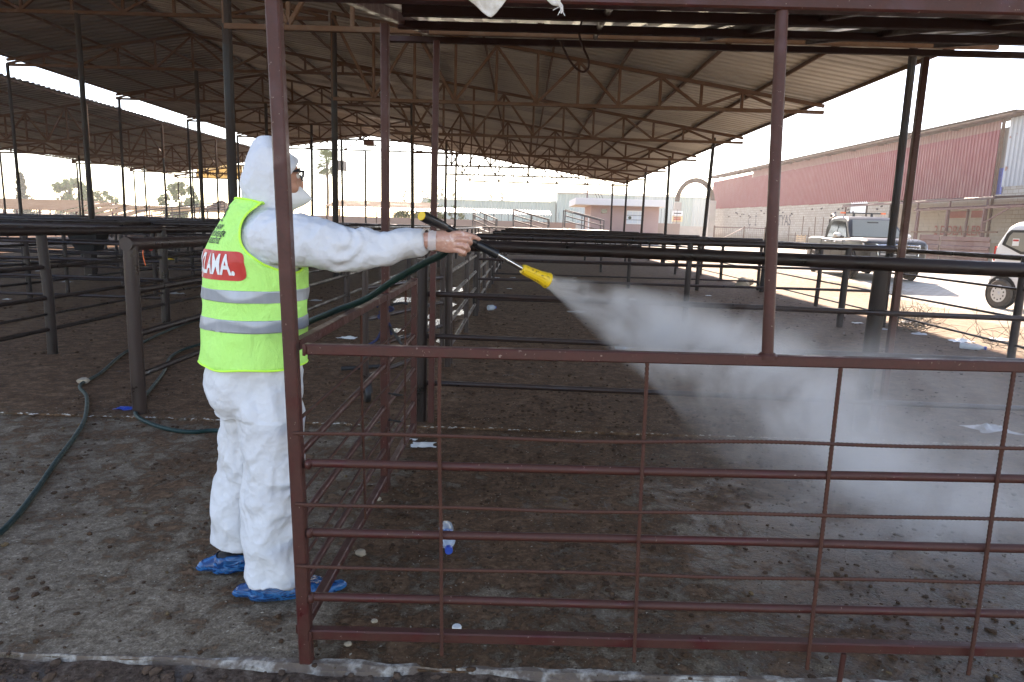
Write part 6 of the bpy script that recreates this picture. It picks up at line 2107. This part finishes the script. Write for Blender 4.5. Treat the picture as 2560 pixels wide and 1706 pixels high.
    def drape(label, x0, x1, zlow, seed, name):
        n, m_ = 22, 20
        b = MB()
        for j in range(m_):
            t = j / (m_ - 1)
            for i in range(n):
                u = i / (n - 1)
                prof = zlow(u)
                x = lerp(x0, x1, u) + (.03 * (u - .5)) * (1 - t)
                z = lerp(2.215, prof, t)
                yy = 2.088 - .012 * math.sin(math.pi * min(1, t * 1.6)) + .016 * mnoise.noise((u * 3.2 + seed, t * 2.6, 0)) + .008 * mnoise.noise((u * 8 + seed, t * 7, 2))
                if t == 0:
                    yy = 2.13
                b.v.append((x, yy, z + .006 * mnoise.noise((u * 5, t * 5, seed))))
        b.f = [(j * n + i, j * n + i + 1, (j + 1) * n + i + 1, (j + 1) * n + i) for j in range(m_ - 1) for i in range(n - 1)]
        me = solid(b.mesh(name), .003)
        me.materials.clear(); me.materials.append(k_.m)
        for p in me.polygons:
            p.use_smooth = True
        return tag(link(name, me), label, 'sack', 'sacking hung over the front beam')
    drape('pointed white sack hanging over the front beam of the canopy', -.215, -.045, lambda u: 2.170 - .083 * (1 - abs(u - .60) / .60) ** .9 if u < .6 else 2.170 - .083 * max(0, 1 - ((u - .6) / .40) ** 1.3 * .9), 3.0, 'sack')
    drape('frayed twist of sacking on the front beam right of the sack', -.03, .085, lambda u: 2.165 - .035 * u - .012 * math.sin(u * 9), 9.0, 'sack_twist')
    b = MB()
    for i in range(9):
        b.tube([(.083, 2.075, 2.135), (.088 + r_.gauss(0, .006), 2.07, 2.118), (.086 + r_.gauss(0, .010), 2.07, 2.100 + r_.gauss(0, .006))], .0012, 4)
    tag(b.build('frayed_threads', k_.m), 'loose threads at the end of the twisted sacking', 'threads', kind='stuff')
    # rebar loop hanging under the canopy
    lp = [(.30, 4.1, 2.66), (.285, 4.1, 2.58), (.315, 4.1, 2.50), (.345, 4.1, 2.44), (.345, 4.1, 2.395), (.315, 4.1, 2.375), (.275, 4.1, 2.395), (.235, 4.1, 2.44), (.20, 4.1, 2.50), (.18, 4.1, 2.54)]
    o = MB().tube(spline(lp, 6), .0065, 6).build('rebar_hook', M['paint_wine_dark'], smooth=True)
    tag(o, 'bent rebar loop hanging from the purlins of the canopy', 'hook')
    # rope knots on the side panel post
    rp = thing('rope', 'dark blue rope knotted round the middle post of the side panel', 'rope', (-.735, 3.66, 1.0))
    for k2, pts in enumerate(([(-.755, 3.63, 1.02), (-.70, 3.625, 1.05), (-.69, 3.68, 1.03), (-.74, 3.70, 1.01), (-.765, 3.66, .99), (-.70, 3.62, .96), (-.69, 3.63, .90)], [(-.70, 3.62, .95), (-.66, 3.60, .90), (-.62, 3.59, .84)], [(-.73, 3.62, .95), (-.76, 3.60, .88), (-.80, 3.58, .85)], [(-.71, 3.61, .92), (-.705, 3.605, .80), (-.715, 3.60, .72)], [(-.76, 3.62, 1.05), (-.80, 3.60, 1.07), (-.83, 3.60, 1.05)], [(-.69, 3.62, 1.06), (-.64, 3.62, 1.075), (-.60, 3.62, 1.07)])):
        MB().tube(spline(pts, 6), .0075, 6).build('strand', M['rope_blue'] if k2 % 2 == 0 else M['wire_dark'], rp, True)
    wr = thing('wire_tie', 'dark wire loops round the lower middle post of the side panel', 'wire', (-.735, 3.66, .5))
    for z, s_ in ((.56, 1), (.41, .8), (.16, 1.1)):
        MB().tube(spline([(-.76, 3.62, z), (-.70, 3.60, z + .02), (-.66 + .03 * s_, 3.62, z + .01), (-.67, 3.68, z - .01), (-.72, 3.70, z)], 6), .004, 5).build('strand', M['wire_dark'], wr, True)
    # orange tie and red rag on the left end post
    tg = thing('rag', 'red rag with orange cord tied behind the left end post', 'rag', (-2.95, 5.35, 1.2))
    MB().tube(spline([(-3.00, 5.45, 1.29), (-3.01, 5.42, 1.2), (-3.0, 5.43, 1.10)], 5), [.004] * 11, 5).build('cord', M['orange_plastic'], tg, True)
    MB().sphere((-2.97, 5.47, 1.255), .035, 10, 7, (.6, .8, 1.2)).build('cloth', M['red_paint'], tg, True)
    # dark pipe offcut on the floor of the passage
    o = MB().tube([(-1.78, 6.7, .03), (-1.25, 6.95, .03)], .022, 8).build('pipe_offcut', M['rubber_black'], smooth=True)
    tag(o, 'short black pipe lying on the passage floor behind the worker', 'pipe')
    # black feed tub on a stand among the left pens
    tb = thing('feed_tub', 'black feed tub on a post among the pens on the left', 'tub', (-10.4, 16.4, 0))
    MB().loft([[(-10.4 + a * sx, 16.4 + b_ * sy, z) for sx, sy in ((-1, -1), (1, -1), (1, 1), (-1, 1))] for a, b_, z in ((.22, .18, .62), (.40, .28, 1.12), (.38, .26, 1.12), (.2, .16, .66))]).build('tub', M['plastic_black'], tb)
    MB().bar((-10.4, 16.4, 0), (-10.4, 16.4, .64), .22, .2).build('stand', M['pipe_black'], tb)
    # pile of dry twigs caught round the yard fence post
    r3 = random.Random(21)
    def twigs(label, cx, cy_, n, sp, h, zb=0.0, name='dry_brush'):
        b = MB()
        for i in range(n):
            p = Vector((cx + r3.gauss(0, sp * .3), cy_ + r3.gauss(0, sp * .3), zb + abs(r3.gauss(0, h * .3))))
            q = r3.uniform(0, 6.28)
            d = Vector((math.cos(q) * r3.uniform(.3, 1), math.sin(q) * r3.uniform(.3, 1), r3.uniform(-.1, .9))).normalized()
            pts = [p]
            for k2 in range(4):
                d = (d + Vector((r3.gauss(0, .35), r3.gauss(0, .35), r3.gauss(0, .3)))).normalized()
                pts.append(pts[-1] + d * sp * .22)
            if min(pt.z for pt in pts) < zb:
                pts = [Vector((pt.x, pt.y, max(zb + .005, pt.z))) for pt in pts]
            b.tube(pts, [.0045, .004, .003, .002, .001], 4)
        tag(b.build(name, M['twig']), label, 'dry brush', kind='stuff')
    twigs('tangle of dry twigs round the foot of the yard fence post', 6.42, 11.15, 150, .5, .40)
    twigs('dry twigs caught in the top rail of the yard fence', 6.2, 11.3, 60, .35, .12, 1.22)
    twigs('sparse dry stalks along the yard fence', 6.9, 9.6, 24, .9, .10)
    for i, (x, y) in enumerate(((19.3, 33.5), (19.0, 32.2))):
        scrap('%s crumpled green net beside the red sheet barrier' % ('farther', 'nearer')[i], x, y, .22, 1.1, 90 + i, 'leaf_mid', 'green_net', 'net', 'green nets by the barrier')
props()

# ------------------------------------------------------------------ spray mist
def mist():
    apex = Vector((.108, 2.657, 1.291))
    aim = Vector((2.32, 3.45, .27))
    ax = (aim - apex).normalized()
    side = ax.cross(Vector((0, 0, 1))).normalized()
    upv = side.cross(ax)
    L = 4.3
    b = MB()
    rr = []
    for i in range(19):
        x = .0 + L * (i / 18) ** 1.25
        rad = .030 + .40 * x if x < 3.0 else 1.23 - .10 * (x - 3.0)
        drop = -.05 * x * x * .4
        rr.append([(x, rad * 1.15 * math.cos(2 * math.pi * j / 20), rad * math.sin(2 * math.pi * j / 20) + drop) for j in range(20)])
    b.loft(rr)
    k_ = NT('mist_volume')
    t = k_.t
    t.nodes.remove(k_.b)
    co = k_.n('ShaderNodeTexCoord')
    sp = k_.n('ShaderNodeSeparateXYZ')
    k_.lk(co.outputs['Object'], sp.inputs[0])
    X, Y, Z = sp.outputs
    xs = k_.math('MAXIMUM', X, .02)
    zc = k_.math('ADD', Z, k_.math('MULTIPLY', k_.math('MULTIPLY', X, X), .02))
    rad = k_.math('ADD', k_.math('MULTIPLY', xs, .345), .026)
    rho = k_.math('SQRT', k_.math('ADD', k_.math('MULTIPLY', Y, Y), k_.math('MULTIPLY', zc, zc)))
    q = k_.math('DIVIDE', rho, rad)
    cb = k_.n('ShaderNodeCombineXYZ')
    k_.lk(k_.math('MULTIPLY', X, .9), cb.inputs[0])
    k_.lk(k_.math('DIVIDE', Y, k_.math('ADD', xs, .35)), cb.inputs[1])
    k_.lk(k_.math('DIVIDE', zc, k_.math('ADD', xs, .35)), cb.inputs[2])
    nz = k_.noise(cb.outputs[0], 3.0, 4, .6, .4)
    nz2 = k_.noise(co.outputs['Object'], 1.9, 5, .6, .7)
    # edge grows more ragged with distance
    wob = k_.math('MULTIPLY', k_.math('SUBTRACT', k_.math('ADD', k_.math('MULTIPLY', nz, .5), k_.math('MULTIPLY', nz2, .5)), .5), k_.math('MINIMUM', k_.math('ADD', k_.math('MULTIPLY', xs, 1.6), .25), 2.4))
    fall = k_.ramp(k_.math('ADD', q, wob), [(0.0, 1.0), (.40, .70), (.75, .26), (1.04, 0.0)])
    streak = k_.ramp(nz, [(.38, .05), (.5, .7), (.62, 2.6)])
    puff = k_.ramp(nz2, [(.42, .03), (.52, .7), (.62, 2.5)])
    nearf = k_.ramp(X, [(.5, 0.0), (1.0, 1.0)])
    tex = k_.mix(nearf, streak, k_.mix(1.0, streak, puff, 'MULTIPLY'))
    dil = k_.math('DIVIDE', MIST_D, k_.math('POWER', k_.math('ADD', xs, .06), 1.22))
    tail = k_.ramp(k_.math('MULTIPLY', X, 1 / L), [(.6, 1.0), (.98, 0.0)])
    dens = k_.math('MULTIPLY', k_.math('MULTIPLY', k_.math('MULTIPLY', fall, tex), dil), tail)
    pv = k_.n('ShaderNodeVolumePrincipled')
    pv.inputs['Color'].default_value = (.97, .98, 1.0, 1)
    pv.inputs['Anisotropy'].default_value = .55
    k_.lk(dens, pv.inputs['Density'])
    k_.lk(pv.outputs[0], k_.out.inputs['Volume'])
    try:
        k_.m.cycles.volume_step_rate = 0.35
        k_.m.cycles.homogeneous_volume = False
    except Exception:
        pass
    me = b.mesh('spray_mist', k_.m)
    o = link('spray_mist', me)
    m = Matrix((ax, side * -1, upv)).transposed().to_4x4()
    m = Matrix((ax, upv.cross(ax), upv)).transposed().to_4x4()
    m.translation = apex
    o.matrix_world = m
    tag(o, 'white disinfectant mist fanning from the yellow nozzle into the pen', 'mist', kind='stuff')
MIST_D = 3.5
mist()

def drifting_mist():
    k_ = NT('drift_volume')
    k_.t.nodes.remove(k_.b)
    co = k_.n('ShaderNodeTexCoord')
    ln = k_.n('ShaderNodeVectorMath', operation='LENGTH')
    mp = k_.n('ShaderNodeMapping')
    mp.inputs['Scale'].default_value = (1 / 1.75, 1 / 1.0, 1 / .85)
    k_.lk(co.outputs['Object'], mp.inputs[0])
    k_.lk(mp.outputs[0], ln.inputs[0])
    n1 = k_.noise(co.outputs['Object'], 1.6, 5, .6, .9)
    n2 = k_.noise(co.outputs['Object'], 4.5, 4, .6, .5)
    edge = k_.ramp(k_.math('ADD', ln.outputs['Value'], k_.math('MULTIPLY', k_.math('SUBTRACT', n1, .5), .9)), [(.15, 1.0), (.6, .45), (1.0, 0.0)])
    den = k_.math('MULTIPLY', k_.math('MULTIPLY', edge, k_.ramp(n1, [(.40, .05), (.52, .6), (.64, 1.8)])), k_.math('MULTIPLY', k_.ramp(n2, [(.35, .5), (.65, 1.4)]), .42))
    pv = k_.n('ShaderNodeVolumePrincipled')
    pv.inputs['Color'].default_value = (.97, .98, 1.0, 1)
    pv.inputs['Anisotropy'].default_value = .55
    k_.lk(den, pv.inputs['Density'])
    k_.lk(pv.outputs[0], k_.out.inputs['Volume'])
    try:
        k_.m.cycles.volume_step_rate = 0.5
    except Exception:
        pass
    me = MB().sphere((0, 0, 0), 1.0, 24, 14, (1.74, .98, .84)).mesh('drifting_mist', k_.m)
    o = link('drifting_mist', me, None, (2.15, 3.16, .42))
    tag(o, 'thin mist drifting low over the wet pen floor behind the front panel', 'mist', kind='stuff')
drifting_mist()

# ------------------------------------------------------------------ hazy air over the whole market
def haze():
    k_ = NT('haze_air')
    k_.t.nodes.remove(k_.b)
    pv = k_.n('ShaderNodeVolumePrincipled')
    pv.inputs['Color'].default_value = (.98, .98, .98, 1)
    pv.inputs['Density'].default_value = HAZE_D
    pv.inputs['Anisotropy'].default_value = .35
    k_.lk(pv.outputs[0], k_.out.inputs['Volume'])
    try:
        k_.m.cycles.homogeneous_volume = True
    except Exception:
        pass
    o = MB().box(-130, 75, -12, 175, -1.2, 12.5).build('haze', k_.m)
    tag(o, 'thin dusty haze over the market', 'haze', kind='stuff')
HAZE_D = 0.0008
haze()
